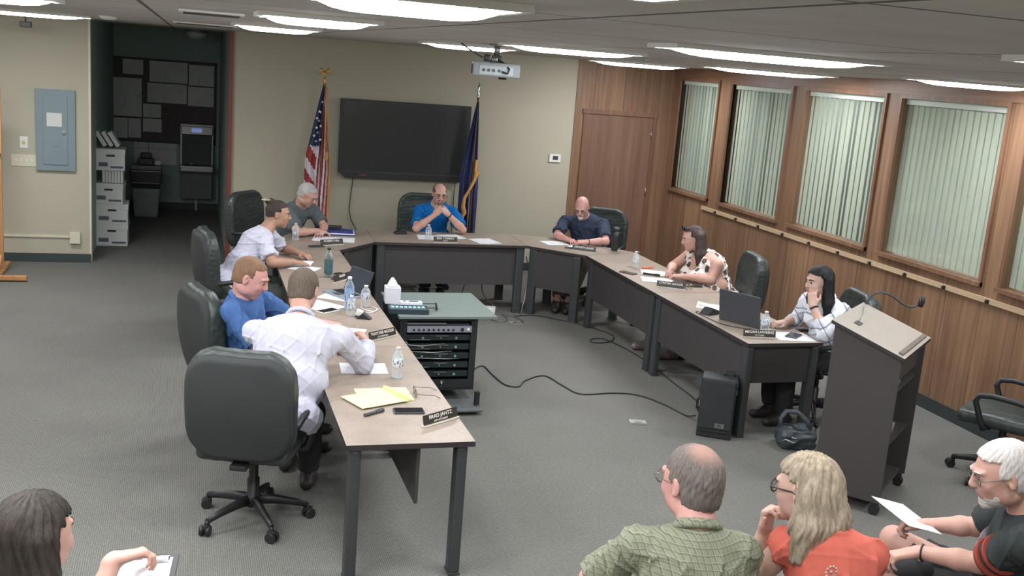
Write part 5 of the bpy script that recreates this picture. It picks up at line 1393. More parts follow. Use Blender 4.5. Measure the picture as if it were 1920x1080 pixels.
def glasses_on(par, H, F, sc, mat, r=.0013, dark=None, zo=.012, up=0):
    t = bpy.data.objects.new('glasses', None); COL.objects.link(t)
    Mw = Matrix([[F[i, j] for j in range(3)] for i in range(3)]).to_4x4()
    p = np.array(H) + F @ (np.array([0, .097 - (.028 if up else 0), zo + up]) * sc) - np.array(par.location)
    Mw.translation = Vector(p)
    glasses_geo(t, mat, temple=.11, r=r, dark=dark)
    # one level only: fold the pieces into a single mesh part
    bm = bmesh.new(); mats = []
    for ch in list(t.children):
        me = ch.data
        k = len(bm.faces); bm.from_mesh(me); bm.faces.ensure_lookup_table()
        mt = me.materials[0]
        if mt not in mats: mats.append(mt)
        for f in list(bm.faces)[k:]: f.material_index = mats.index(mt)
        bpy.data.objects.remove(ch)
    me = bpy.data.meshes.new('glasses'); bm.to_mesh(me); bm.free()
    ml = Mw @ Matrix.Scale(sc * 1.06, 4); bpy.data.objects.remove(t)
    o = link_mesh('glasses', me, mats, par, True); o.matrix_local = ml
    return o

def person(label, P, N, H, look, SL, SR, EL, ER, WL, WR, KL, KR, AL, AR, skin='fair', shirt=None, sleeve=.75, pants=None, pant_end=1.0,
           hair=None, hairm=None, fat=1.0, hs=1.0, h=.006, hl=None, hr=None, female=False, beard=None, glasses=None, brow=None, collar=True, up=(0, 0, 1),
           watch=None, thin=1.0, shirt_name='shirt', neck_open=.0, long_sleeve=False, shoe=M_SHOE, extra=None, chin=1.0, tank=False, eyes=True, fold=.0085, hem=-.05):
    P, N, H, SL, SR, EL, ER, WL, WR, KL, KR, AL, AR = [np.array(a, float) for a in (P, N, H, SL, SR, EL, ER, WL, WR, KL, KR, AL, AR)]
    loc = (float(P[0]), float(P[1]), 0)
    t = thing('person', label, 'person', loc)
    allp = np.array([P, N, H, SL, SR, EL, ER, WL, WR, KL, KR, AL, AR])
    lo = allp.min(0) - .22; hi = allp.max(0) + .22; lo[2] = -.02
    F = frame(look, up)
    u = nrm(N - P); r = nrm(SR - SL); f = nrm(np.cross(u, r)); T = np.stack([r, f, np.cross(r, f)], 1)
    sp = np.linalg.norm(N - P)
    def torso(s, g, k=.05):
        s.ell(P + f * .01, (.165 * fat * thin + g, .125 * fat + g, .12 + g), T, k=k)
        s.ell(P + u * sp * .38 + f * .03 * fat, (.148 * fat * thin + g, .118 * fat + g, .17 + g), T, k=k)
        s.ell(P + u * sp * .74 + f * .01, (.160 * (fat + 1) / 2 * thin + g, .112 * (fat + 1) / 2 + g, .165 + g), T, k=k)
        if female:
            for x in (-1, 1): s.ell(P + u * sp * .70 + f * .095 * fat + r * x * .07, (.062 * fat + g, .055 * fat + g, .060 + g), T, k=.035)
        C = N - u * .045
        for S in (SL, SR): s.cap(C, S, .062 + g, .048 + g, k=.04)
        if g == 0: s.cap(N - u * .03, N + (H - N) * .3, .062, .052, k=.04)
    def arm(s, S, E, W, g, k=.03, uf=1.0):
        s.cap(S, E, .050 * uf + g, .040 * uf + g, k=k)
        s.cap(E, E + (W - E) * .35, .040 * uf + g, .041 * uf + g, k=k * .5)
        s.cap(E + (W - E) * .35, W, .041 * uf + g, .026 + g, k=k * .5)
    af = .8 + .2 * fat if not female else (.72 + .25 * fat)
    s = SDF(lo, hi, h)
    torso(s, 0)
    arm(s, SL, EL, WL, 0, uf=af); arm(s, SR, ER, WR, 0, uf=af)
    hl = hl or dict(d=nrm(WL - EL), n=(0, 0, 1)); hr = hr or dict(d=nrm(WR - ER), n=(0, 0, 1))
    for W, hh, sd in ((WL, hl, -1), (WR, hr, 1)): hand(s, W, side=sd, sc=hs * (.92 if female else 1.0), **hh)
    for K, A, sg in ((KL, AL, -1), (KR, AR, 1)):
        hip = P + r * sg * .085 - np.array([0, 0, .02])
        s.cap(hip, K, .085 * (fat + 1) / 2, .058, k=.04); s.cap(K, K + (A - K) * .3, .057, .056, k=.02); s.cap(K + (A - K) * .3, A, .056, .036, k=.02)
    nb = H + F @ (np.array([0, -.03, -.05]) * hs)
    s.cap(N - u * .01, nb, .056 if not female else .047, .054 if not female else .046, k=.03)
    head_sdf(s, H, F, hs, female, chin)
    lipc = H + F @ (V3(0, .09, -.052) * hs)
    def reg(c):
        q = (c - lipc) @ F
        return ((np.abs(q[:, 0]) < .021 * hs) & (np.abs(q[:, 2]) < .0095 * hs) & (q[:, 1] > -.008)).astype(int)
    s.build('body', [SK[skin], M_LIP], t, region=reg, loc=loc)
    # eyes
    if eyes:
        for x in (-1, 1):
            m = MB(); c = H + F @ (V3(x * .030, .0835, .013) * hs) - np.array(loc)
            Mw = Matrix([[F[i, j] for j in range(3)] for i in range(3)])
            m.lathe([(.0001, -.011), (.006, -.009), (.0098, -.004), (.0105, .0), (.0095, .005)], c, n=14, M=Mw @ Matrix.Rotation(R(-90), 3, 'X')); k = len(m.bm.faces)
            m.mi = 1; m.lathe([(.0095, .005), (.007, .0083), (.0035, .0104), (.0001, .0108)], c, n=14, M=Mw @ Matrix.Rotation(R(-90), 3, 'X'))
            m.build('eye', [M_EYEW, M_IRIS], t)
    if brow is not None:
        for x in (-1, 1):
            m = MB(); pts = [H + F @ (V3(x * a, b, c) * hs) - np.array(loc) for a, b, c in ((.012, .100, .033), (.026, .097, .038), (.042, .087, .036), (.050, .076, .031))]
            m.tube(pts, [.003, .0042, .0036, .002], 6); m.build('eyebrow', brow, t)
    # hair
    if hair is not None:
        hs_ = hair_sdf(H, F, hs, hair, .005 if h > .005 else .004); hs_.build('hair', hairm, t, loc=loc)
    if beard is not None:
        bm_, kind = beard
        s = SDF(H - .16, H + .16, .004)
        Pt = lambda x, y, z: H + F @ (V3(x, y, z) * hs)
        if kind == 'goatee':
            s.ell(Pt(0, .074, -.090), np.array([.030, .026, .030]) * hs, F, k=.01); s.cap(Pt(-.02, .088, -.038), Pt(.02, .088, -.038), .0085 * hs, k=.006)
            for x in (-1, 1): s.cap(Pt(x * .022, .086, -.04), Pt(x * .024, .078, -.08), .007 * hs, k=.01)
        elif kind == 'mustache':
            s.cap(Pt(-.024, .086, -.042), Pt(0, .096, -.036), .0065, .0085, k=.006); s.cap(Pt(.024, .086, -.042), Pt(0, .096, -.036), .0065, .0085, k=.006)
            s.ell(Pt(0, .080, -.088), np.array([.016, .012, .016]) * hs, F, k=.01)
        else:
            s.ell(Pt(0, .030, -.055), np.array([.062, .062, .056]) * hs, F, k=.01); s.ell(Pt(0, .068, -.094), np.array([.026, .024, .024]) * hs, F, k=.02)
            s.fn(H - .16, H + .16, lambda X, Y, Z: -(Z + .022) + 0 * X + 0 * Y, M=F, c=H, mode='s', k=.01)
            s.ell(Pt(0, .10, -.052), np.array([.024, .02, .010]) * hs, F, k=.006, mode='s')
        s.ripple(.0012, .02, 3); s.build('beard', bm_, t, loc=loc)
    # shirt
    if shirt is not None:
        g = .013
        s = SDF(lo, hi, h)
        torso(s, g)
        for S, E, W in ((SL, EL, WL), (SR, ER, WR)):
            d = nrm(E - S); L = np.linalg.norm(E - S)
            if tank: continue
            if long_sleeve:
                e2 = E + (W - E) * long_sleeve
                s.cap(S, E, .062 * af, .058 * af, k=.035); s.cap(E, W, .058 * af, .046, k=.02, cut=[(e2, W - E)])
                s.cap(e2 - nrm(W - E) * .02, e2, .046, .046, k=.006, cut=[(e2, W - E), (e2 - nrm(W - E) * .03, E - W)])
            else:
                e2 = S + (E - S) * sleeve
                s.cap(S, E, .058 * af + .004, .067 * af + .004, k=.035, cut=[(e2, E - S)])
        # neck opening
        nd = nrm(H - N) if not tank else nrm(H - N + f * .9)
        s.cap(N + nd * (.0 if tank else .022), N + nd * .2, .062 + neck_open, .085 + neck_open, k=.012, mode='s')
        if tank:
            for S, E in ((SL, EL), (SR, ER)):
                o_ = nrm(S - N)
                s.cap(S + o_ * .045 - u * .02, S + o_ * .05 - u * .16, .062, .07, k=.02, mode='s')
                s.cap(N + o_ * .14 + u * .06, N + o_ * .3 + u * .02, .05, .07, k=.02, mode='s')
            s.cap(N + f * .10 + u * .04, N + f * .14 - u * .05, .06, .055, k=.02, mode='s')
        s.clip(P + u * hem, -u)
        s.folds(fold, .12, int(abs(P[0] * 100)) % 90 + 1, N)
        if not collar and not tank:
            nn = nrm(H - N); b1 = nrm(np.cross(nn, r)); cc = N + nn * .012
            rg = [cc + (b1 * math.cos(a) + r * math.sin(a)) * .068 for a in [k * PI / 12 for k in range(25)]]
            s.chain(rg, [.0085] * 25, k=.012)
        s.build(shirt_name, shirt, t, loc=loc)
        if collar:
            s = SDF(N - .2, N + .25, .005)
            nd = nrm(H - N); rr = .064; cN = N + nd * .018
            a1 = nrm(np.cross(nd, r)); a2 = np.cross(a1, nd)   # a1 ~ -f or f
            if np.dot(a1, f) < 0: a1 = -a1
            ring = []
            for k in range(15):
                a = R(-160 + 320 * k / 14) + PI   # open at the front
                p_ = cN + (a1 * math.cos(a) + r * math.sin(a)) * (rr + .004) + nd * (.018 if math.cos(a) < 0 else .004) - nd * .02 * max(0, math.cos(a))
                ring.append(p_)
            s.chain(ring, [.0075] * len(ring), k=.004)
            low = [ring[k] - nd * .020 + (ring[k] - cN) * .14 for k in range(len(ring))]
            mid = [ring[k] - nd * .010 + (ring[k] - cN) * .06 for k in range(len(ring))]
            s.chain(mid, [.008] * len(ring), k=.01); s.chain(low, [.009] * len(ring), k=.012)
            for e_ in (0, -1):
                p_ = low[e_]; s.cap(p_, p_ + f * .02 - u * .03 + r * (.014 if np.dot(p_ - cN, r) > 0 else -.014), .010, .006, k=.008)
            s.build('collar', shirt, t, loc=loc)
    if pants is not None:
        s = SDF(lo, hi, h); g = .012
        s.ell(P + f * .01, (.163 * fat * thin + .003, .123 * fat + .003, .12), T, k=.04)
        for K, A, sg in ((KL, AL, -1), (KR, AR, 1)):
            hip = P + r * sg * .085 - np.array([0, 0, .02])
            if pant_end > 1:
                e2 = K + (A - K) * (pant_end - 1)
                s.cap(hip, K, .09 * (fat + 1) / 2 + g, .066 + g, k=.04); s.cap(K, A, .064 + g, .052 + g, k=.02, cut=[(e2, A - K)])
            else:
                e2 = hip + (K - hip) * pant_end
                s.cap(hip, K, .09 * (fat + 1) / 2 + g, .074 + g, k=.04, cut=[(e2, K - hip)])
        s.clip(P + np.array([0, 0, .07]), (0, 0, 1))
        s.ripple(.003, .08, 11, n=6); s.build('trousers' if pant_end > 1 else 'shorts', pants, t, loc=loc)
    for A, K in ((AL, KL), (AR, KR)):
        d = nrm((f * (1, 1, 0)) if np.linalg.norm(f[:2]) > .1 else (0, 1, 0)); s = SDF(A - .3, A + .3, .007)
        b0 = np.array([A[0], A[1], .04])
        s.chain([b0 - d * .05, b0 + d * .07, b0 + d * .165], [.040, .042, .034], k=.03); s.cap(A, b0, .05, .044, k=.03)
        s.fn(A - .3, A + .3, lambda X, Y, Z: Z - .004 + 0 * X + 0 * Y, mode='s'); s.fn(A - .3, A + .3, lambda X, Y, Z: .115 - Z + 0 * X + 0 * Y, mode='s')
        s.build('shoe', shoe, t, loc=loc)
    if watch:
        for (E, W, mt) in watch(EL, ER, WL, WR):
            d = nrm(W - E); c = Vector(W - d * .02 - np.array(loc)); q = Vector(d).to_track_quat('Z', 'Y').to_matrix()
            m = MB(); pts = [c + q @ Vector((.0305 * math.cos(a), .0305 * math.sin(a), 0)) for a in [k * PI / 10 for k in range(20)]]
            m.tube(pts, .0085, 6, closed=True, sx=.5); m.build('wristband', mt, t)
    if glasses: glasses_on(t, H, F, hs, **glasses)
    return t

# clothing materials
def poly_shirt(name, rgb, var=.05):
    return M(name, rgb, .85, var=var, nscale=20, bmp=.2, bscale=400, spec=.2)
def plaid_mat(name, base, c1, c2, pitch=.03, rot=(0, 0, 0), w1=.35, w2=.12, axes='xz'):
    m_, nt, b = nmat(name); v = coords(nt, rot=rot); wob = noise(nt, 5, v, 2)
    x, y, z = sep(nt, v)[:3]
    A = {'x': x, 'y': y, 'z': z}
    def st(c, off, w): return math_(nt, 'LESS_THAN', math_(nt, 'FRACT', math_(nt, 'DIVIDE', math_(nt, 'ADD', math_(nt, 'ADD', c, math_(nt, 'MULTIPLY', wob.outputs['Fac'], .02)), off), pitch)), w)
    a, c = A[axes[0]], A[axes[1]]
    col = mixc(nt, math_(nt, 'MULTIPLY', st(a, 10, w1), .55), srgb(base), srgb(c1)); col = mixc(nt, math_(nt, 'MULTIPLY', st(c, 10, w1), .55), col, srgb(c1))
    col = mixc(nt, math_(nt, 'MULTIPLY', st(a, 10.015, w2), .7), col, srgb(c2)); col = mixc(nt, math_(nt, 'MULTIPLY', st(c, 10.015, w2), .7), col, srgb(c2))
    nt.links.new(col, b.inputs['Base Color']); b.inputs['Roughness'].default_value = .85; return m_
def spots_mat(name):
    m_, nt, b = nmat(name); v = coords(nt, (16, 16, 13))
    vo = nt.nodes.new('ShaderNodeTexVoronoi'); nt.links.new(v, vo.inputs['Vector']); vo.inputs['Randomness'].default_value = .55; vo.inputs['Scale'].default_value = 1.0
    ink = ramp(nt, sep(nt, vo.outputs['Color'])[0], [(.0, srgb((92, 66, 60))), (.5, srgb((60, 58, 64))), (.8, srgb((128, 104, 92)))], 'CONSTANT')
    k = ramp(nt, vo.outputs['Distance'], [(.0, (1, 1, 1)), (.43, (0, 0, 0))], 'CONSTANT')
    nt.links.new(mixc(nt, k, srgb((224, 218, 212)), ink), b.inputs['Base Color']); b.inputs['Roughness'].default_value = .8; return m_
def camo_mat(name):
    m_, nt, b = nmat(name); v = coords(nt, (14, 14, 22)); n = noise(nt, 1, v, 3, .5)
    nt.links.new(ramp(nt, n.outputs['Fac'], [(0, srgb((64, 60, 66))), (.44, srgb((100, 92, 98))), (.54, srgb((150, 140, 136))), (.6, srgb((74, 68, 74)))], 'CONSTANT'), b.inputs['Base Color']); b.inputs['Roughness'].default_value = .85; return m_
M_GREYPOLO = poly_shirt('grey_polo', (92, 100, 104)); M_LAV = M('lavender_shirt_print', (196, 196, 214), .85, var=.09, nscale=45, bmp=.2, bscale=300)
M_BPOLO = poly_shirt('blue_polo', (72, 106, 160)); M_WSHIRT = poly_shirt('white_dress_shirt', (192, 192, 208), .02)
M_BRIGHT = poly_shirt('bright_blue_polo', (18, 104, 176)); M_NAVYP = poly_shirt('navy_polo', (54, 62, 82)); M_SPOT = spots_mat('spotted_top')
M_CHECKW = plaid_mat('white_checked_shirt', (226, 228, 238), (206, 208, 220), (64, 70, 92), .11, rot=(R(0), R(35), R(20)), w1=.1, w2=.09)
M_GREENP = plaid_mat('green_checked_shirt', (128, 132, 112), (78, 84, 68), (156, 158, 132), .019, rot=(0, 0, R(-10)))
M_CORAL = poly_shirt('coral_top', (202, 104, 90)); M_DTEE = poly_shirt('dark_tee', (56, 62, 62)); M_STRIPE = poly_shirt('red_sleeve_stripe', (146, 66, 56)); M_CAMO = camo_mat('camo_panel')
M_DTOP = poly_shirt('pale_top', (190, 196, 194)); M_PANTD = poly_shirt('dark_trousers', (50, 50, 52)); M_PANTG = poly_shirt('grey_green_trousers', (84, 88, 82)); M_TAUPE = poly_shirt('taupe_trousers', (104, 98, 94)); M_JEAN = poly_shirt('dark_jeans', (58, 64, 76))
HG = hair_mat('hair_silver', (150, 150, 150), (200, 198, 196)); HB = hair_mat('hair_dark_brown', (48, 42, 38), (78, 68, 62)); HR = hair_mat('hair_reddish_brown', (112, 86, 68), (150, 118, 96)); HBR = hair_mat('hair_brown', (84, 74, 64), (116, 104, 92))
HGB = hair_mat('hair_grey_brown', (92, 84, 80), (132, 124, 118)); HBL = hair_mat('hair_ash_blond', (132, 118, 100), (188, 174, 154), 60); HK = hair_mat('hair_black', (20, 21, 23), (38, 39, 42), 60); HDK = hair_mat('hair_dark_streaked', (46, 38, 36), (84, 70, 66), 60); HW = hair_mat('hair_white', (190, 184, 182), (226, 220, 216)); HDB = hair_mat('hair_dark_long', (34, 31, 28), (62, 54, 48), 60)
def thin_mat():
    c = V3(1.655, 2.98, 1.255) + frame((-.30, .94, -.12)) @ V3(0, -.055, .125) * 1.1 - V3(1.60, 2.74, 0)
    m_ = hair_mat('hair_thinning_grey', (92, 84, 80), (132, 124, 118)); nt = m_.node_tree; b = nt.nodes['Principled BSDF']
    l = b.inputs['Base Color'].links[0]; src = l.from_socket
    v = nt.nodes.new('ShaderNodeVectorMath'); v.operation = 'DISTANCE'; tc = nt.nodes.new('ShaderNodeTexCoord'); nt.links.new(tc.outputs['Object'], v.inputs[0]); v.inputs[1].default_value = tuple(c)
    f = ramp(nt, v.outputs['Value'], [(.03, (.7, .7, .7)), (.08, (0, 0, 0))])
    nt.links.new(mixc(nt, f, src, srgb((188, 146, 132))), b.inputs['Base Color']); return m_
HTHIN = thin_mat()
M_TIP = M('blond_hair_tip', (176, 170, 140), .6); M_WIRE = M('glasses_wire', (120, 112, 110), .35, .6); M_DKF = M('glasses_dark_frame', (50, 44, 44), .4)
flat = dict(n=(0, 0, 1), curl=(.15, .25, .2))

# 1 grey-haired man, grey polo, reading at the left corner desk
person('grey-haired man in a grey polo, hands on a paper at the left corner desk',
  P=(.86, 11.2, .56), N=(1.12, 10.93, 1.0), H=(1.18, 10.83, 1.13), look=(.8, -.5, -.55), SL=(1.27, 11.02, .935), SR=(1.0, 10.76, .935),
  EL=(1.37, 10.86, .80), ER=(1.06, 10.52, .79), WL=(1.33, 10.66, .785), WR=(1.27, 10.60, .80), KL=(1.15, 11.0, .5), KR=(1.0, 10.85, .5), AL=(1.2, 10.9, .08), AR=(1.05, 10.75, .08),
  skin='fair', shirt=M_GREYPOLO, pants=M_PANTD, pant_end=1.9, hair=dict(t=.010, line=.075), hairm=HG, fat=1.12, glasses=dict(mat=M_WIRE), brow=HG,
  hl=dict(d=(-.3, -.7, -.12), n=(0, 0, 1), curl=(.1, .2, .2), spread=.25), hr=dict(d=(.7, .1, -.1), n=(0, 0, 1), curl=(.3, .4, .3)))
# 2 man with a tied tuft of hair, lavender shirt
t = person('man in a pale lavender shirt with a blond-tipped knot of dark hair',
  P=(.33, 9.10, .58), N=(.65, 9.28, 1.0), H=(.77, 9.33, 1.15), look=(.96, -.16, -.12), SL=(.69, 9.49, .95), SR=(.63, 9.10, .95),
  EL=(.84, 9.62, .80), ER=(.70, 8.90, .80), WL=(.98, 9.42, .79), WR=(.88, 9.02, .79), KL=(.88, 9.3, .5), KR=(.86, 8.95, .5), AL=(.85, 9.3, .08), AR=(.85, 8.95, .08),
  skin='tan', shirt=M_LAV, sleeve=.78, pants=M_PANTG, pant_end=1.9, hair=dict(t=.010, line=.085, tufts=[(0, -.08, .115, .026), (.01, -.11, .10, .022)], side=.03, nape=.03), hairm=HB, fat=1.3, brow=HB, collar=False,
  hl=dict(d=(.6, -.6, -.1), n=(0, 0, 1)), hr=dict(d=(.95, .2, -.12), n=(0, 0, 1), curl=(.15, .25, .2)))
m = MB(); hp = Vector((.77 - .33 - .095, 9.33 - 9.10 + .0, 1.15 + .118))
for k in range(9):
    a = k * 2.4; m.tube([hp, hp + Vector((.02 * math.cos(a), .03 * math.sin(a), .012)), hp + Vector((-.02 + .035 * math.cos(a), .04 * math.sin(a), .002 + .01 * (k % 3)))], [.006, .007, .004], 6)
m.build('hair_tips', M_TIP, t)
# 3 young man, blue polo
person('young man with short reddish hair in a blue polo, looking down in profile',
  P=(.34, 6.86, .56), N=(.33, 6.66, 1.01), H=(.385, 6.60, 1.165), look=(.86, -.30, -.40), SL=(.44, 6.86, .99), SR=(.27, 6.46, .98),
  EL=(.68, 6.98, .80), ER=(.46, 6.36, .74), WL=(.90, 6.90, .79), WR=(.70, 6.50, .78), KL=(.80, 6.95, .5), KR=(.75, 6.6, .5), AL=(.8, 6.95, .08), AR=(.75, 6.6, .08),
  skin='pink', shirt=M_BPOLO, pants=M_PANTD, pant_end=1.9, hair=dict(t=.007, line=.088, side=.015), hairm=HR, fat=1.15, hs=1.08, h=.005, brow=HR)
# 4 man in white dress shirt, back to the camera
person('man in a white dress shirt seen from behind, leaning over the left desks',
  P=(.47, 5.62, .60), N=(.63, 5.90, 1.075), H=(.66, 6.08, 1.205), look=(.42, .82, -.42), SL=(.38, 5.96, .985), SR=(.86, 5.82, .985),
  EL=(.52, 6.28, .82), ER=(1.01, 5.93, .80), WL=(.80, 6.40, .79), WR=(1.09, 6.24, .83), KL=(.62, 6.25, .5), KR=(.72, 5.95, .5), AL=(.62, 6.3, .08), AR=(.72, 6.0, .08),
  skin='fair', shirt=M_WSHIRT, long_sleeve=.93, pants=M_PANTD, pant_end=1.9, hair=dict(t=.008, line=.085, nape=.065), hairm=HBR, fat=1.45, thin=1.1, hs=1.08, h=.005, brow=HBR, fold=.0065, hem=-.06,
  hr=dict(d=(-.12, .95, .22), n=(.85, .1, .55), curl=(.5, .6, .4), thumb=.8), hl=dict(d=(.6, .6, -.1), n=(0, 0, 1)))
m = MB(); m.box((0, 0, .012), (.14, .19, .02), bev=.003); solo('notebook', m, M('notebook_dark_red', (118, 62, 58), .5), 'small dark red notebook under the white-shirted man\'s hand', 'notebook', (1.0, 6.38, ZT), R(-15))
# 5 man in bright blue polo
person('balding man with glasses in a bright blue polo, hands clasped before his mouth',
  P=(2.64, 11.5, .57), N=(2.65, 11.27, 1.0), H=(2.655, 11.15, 1.15), look=(-.03, -.97, -.22), SL=(2.835, 11.27, .94), SR=(2.465, 11.27, .94),
  EL=(2.90, 10.98, .79), ER=(2.38, 10.99, .79), WL=(2.715, 10.945, .965), WR=(2.57, 10.95, .955), KL=(2.78, 11.1, .5), KR=(2.5, 11.1, .5), AL=(2.72, 11.1, .08), AR=(2.55, 11.1, .08),
  skin='fair', shirt=M_BRIGHT, pants=M_JEAN, pant_end=1.9, hair=dict(t=.008, line=.05, bald=(0, .03, .10, .062, .10, .075)), hairm=HBR, fat=1.08, brow=HBR, beard=(HBR, 'goatee'), glasses=dict(mat=M_WIRE),
  hl=dict(d=(-.75, -.12, .6), n=(.5, -.75, .45), curl=(.9, .9, .5)), hr=dict(d=(.55, -.2, .75), n=(-.55, -.75, .35), curl=(.8, .9, .5)),
  watch=lambda EL, ER, WL, WR: [(EL, WL, M_BAND)])
# 6 bald man, navy polo
person('bald man with white goatee in a navy polo, hands clasped on the desk',
  P=(4.46, 11.02, .56), N=(4.28, 10.90, .99), H=(4.19, 10.76, 1.12), look=(-.45, -.72, -.50), SL=(4.48, 10.79, .925), SR=(4.09, 10.97, .925),
  EL=(4.40, 10.48, .79), ER=(3.94, 10.80, .79), WL=(4.165, 10.455, .785), WR=(3.99, 10.62, .785), KL=(4.25, 10.7, .5), KR=(4.05, 10.85, .5), AL=(4.0, 10.45, .09), AR=(3.9, 10.5, .09),
  skin='pink', shirt=M_NAVYP, sleeve=.82, pants=M_TAUPE, pant_end=1.85, fat=1.2, brow=HG, beard=(HW, 'goatee'), glasses=dict(mat=M_WIRE),
  hl=dict(d=(-.85, .25, -.05), n=(0, -.2, 1), curl=(.5, .6, .4)), hr=dict(d=(.35, -.85, -.05), n=(-.1, -.1, 1), curl=(.5, .6, .4)),
  watch=lambda EL, ER, WL, WR: [(EL, WL, M_BAND)])
# 7 woman in spotted sleeveless top
t = person('woman in a white spotted sleeveless top with sunglasses on her hair',
  P=(4.86, 8.72, .57), N=(4.70, 8.76, .985), H=(4.585, 8.80, 1.13), look=(-.93, .22, -.28), SL=(4.72, 8.53, .935), SR=(4.66, 8.99, .935),
  EL=(4.66, 8.50, .80), ER=(4.55, 9.10, .80), WL=(4.46, 8.70, .785), WR=(4.45, 8.93, .785), KL=(4.45, 8.6, .5), KR=(4.42, 8.9, .5), AL=(4.42, 8.62, .09), AR=(4.32, 8.95, .09),
  skin='fair', shirt=M_SPOT, shirt_name='top', tank=True, pants=M_PANTD, pant_end=1.8, hair=dict(t=.008, line=.098, long=.34, side=.03), hairm=HDK, fat=1.6, thin=1.08, female=True, brow=HB, collar=False,
  hl=dict(d=(-.7, .5, -.05), n=(0, 0, 1), curl=(.5, .6, .4)), hr=dict(d=(-.5, -.7, -.05), n=(0, 0, 1), curl=(.5, .6, .4)), shoe=M('sneaker_pinkish_grey', (122, 110, 108), .7, var=.2, nscale=40))
glasses_on(t, V3(4.585, 8.80, 1.13), frame((-.93, .22, -.28)), 1.05, M_BLACK, r=.003, dark=M_PHONE, zo=.0, up=.112)
# 8 woman in white checked shirt
person('woman with long black hair in a white checked shirt, resting her chin on her hand',
  P=(4.90, 6.86, .56), N=(4.755, 6.82, 1.0), H=(4.67, 6.82, 1.145), look=(-.98, -.02, -.10), SL=(4.79, 6.64, .955), SR=(4.72, 7.00, .955),
  EL=(4.63, 6.60, .80), ER=(4.70, 7.10, .78), WL=(4.585, 6.73, .985), WR=(4.53, 6.99, .785), KL=(4.45, 6.75, .5), KR=(4.45, 7.0, .5), AL=(4.5, 6.8, .08), AR=(4.5, 7.0, .08),
  skin='light', shirt=M_CHECKW, long_sleeve=.45, pants=M_PANTD, pant_end=1.9, hair=dict(t=.018, line=.085, long=.34, side=.05, wave=.002, fwd=.03, ay=-.028), hairm=HK, fat=.92, female=True, brow=HK,
  hl=dict(d=(-.0, .35, .9), n=(-.75, -.6, .2), curl=(.5, .8, .6)), hr=dict(d=(-.9, .0, -.1), n=(0, 0, 1), curl=(.3, .4, .3)),
  watch=lambda EL, ER, WL, WR: [(EL, WL, M_BAND)])
# 9 audience man, green checked shirt
person('audience man with thinning grey hair in a green checked shirt, seen from behind',
  P=(1.60, 2.74, .58), N=(1.65, 2.90, 1.115), H=(1.655, 2.98, 1.255), look=(-.30, .94, -.12), SL=(1.465, 2.96, 1.045), SR=(1.81, 2.87, 1.045),
  EL=(1.37, 3.10, .86), ER=(1.87, 3.0, .79), WL=(1.55, 3.28, .74), WR=(1.75, 3.25, .70), KL=(1.48, 3.2, .52), KR=(1.8, 3.16, .52), AL=(1.48, 3.25, .08), AR=(1.8, 3.2, .08),
  skin='pink', shirt=M_GREENP, sleeve=.86, pants=M_JEAN, pant_end=1.9, hair=dict(t=.010, line=.06, nape=.07), hairm=HTHIN, fat=1.15, hs=1.1, h=.005, brow=HG, glasses=dict(mat=M_WIRE),
  hl=dict(d=(.6, .5, -.2), n=(0, 0, 1)), hr=dict(d=(-.6, .5, -.2), n=(0, 0, 1)))
# 10 audience woman, coral top
t = person('audience woman with wavy ash-blond hair in a sleeveless coral top, hand at her chin',
  P=(2.17, 2.68, .58), N=(2.15, 2.86, 1.085), H=(2.10, 2.965, 1.215), look=(-.48, .86, -.16), SL=(2.025, 2.92, 1.03), SR=(2.27, 2.80, 1.03),
  EL=(1.96, 3.05, .81), ER=(2.33, 2.95, .75), WL=(2.035, 3.085, 1.01), WR=(2.25, 3.2, .70), KL=(2.05, 3.15, .52), KR=(2.3, 3.12, .52), AL=(2.05, 3.2, .08), AR=(2.3, 3.15, .08),
  skin='light', shirt=M_CORAL, shirt_name='top', sleeve=.10, pants=M_JEAN, pant_end=1.9, hair=dict(t=.016, line=.085, long=.24, side=.05, wave=.005), hairm=HBL, fat=1.0, female=True, hs=1.06, h=.005, brow=HBR, collar=False, thin=.88, glasses=dict(mat=M_DKF, r=.0026), neck_open=.005,
  hl=dict(d=(-.05, -.1, .95), n=(-.5, .8, .1), curl=(.9, 1.0, .6)), hr=dict(d=(-.6, .5, -.2), n=(0, 0, 1)))
FX, FY, FZ = -.10, .042, 1.03
m = MB()
for k in range(10):
    a = k * PI / 5; m.lathe([(.001, -.004), (.006, 0), (.001, .004)], (FX + .02 * math.cos(a), FY, FZ + .02 * math.sin(a)), n=8, M=Matrix.Rotation(R(90), 3, 'X'))
m.lathe([(.001, -.005), (.008, 0), (.001, .005)], (FX, FY, FZ), n=12, M=Matrix.Rotation(R(90), 3, 'X'))
FLOWER = m.build('embroidered_flower', M('embroidery_pale', (206, 170, 158), .8), t)
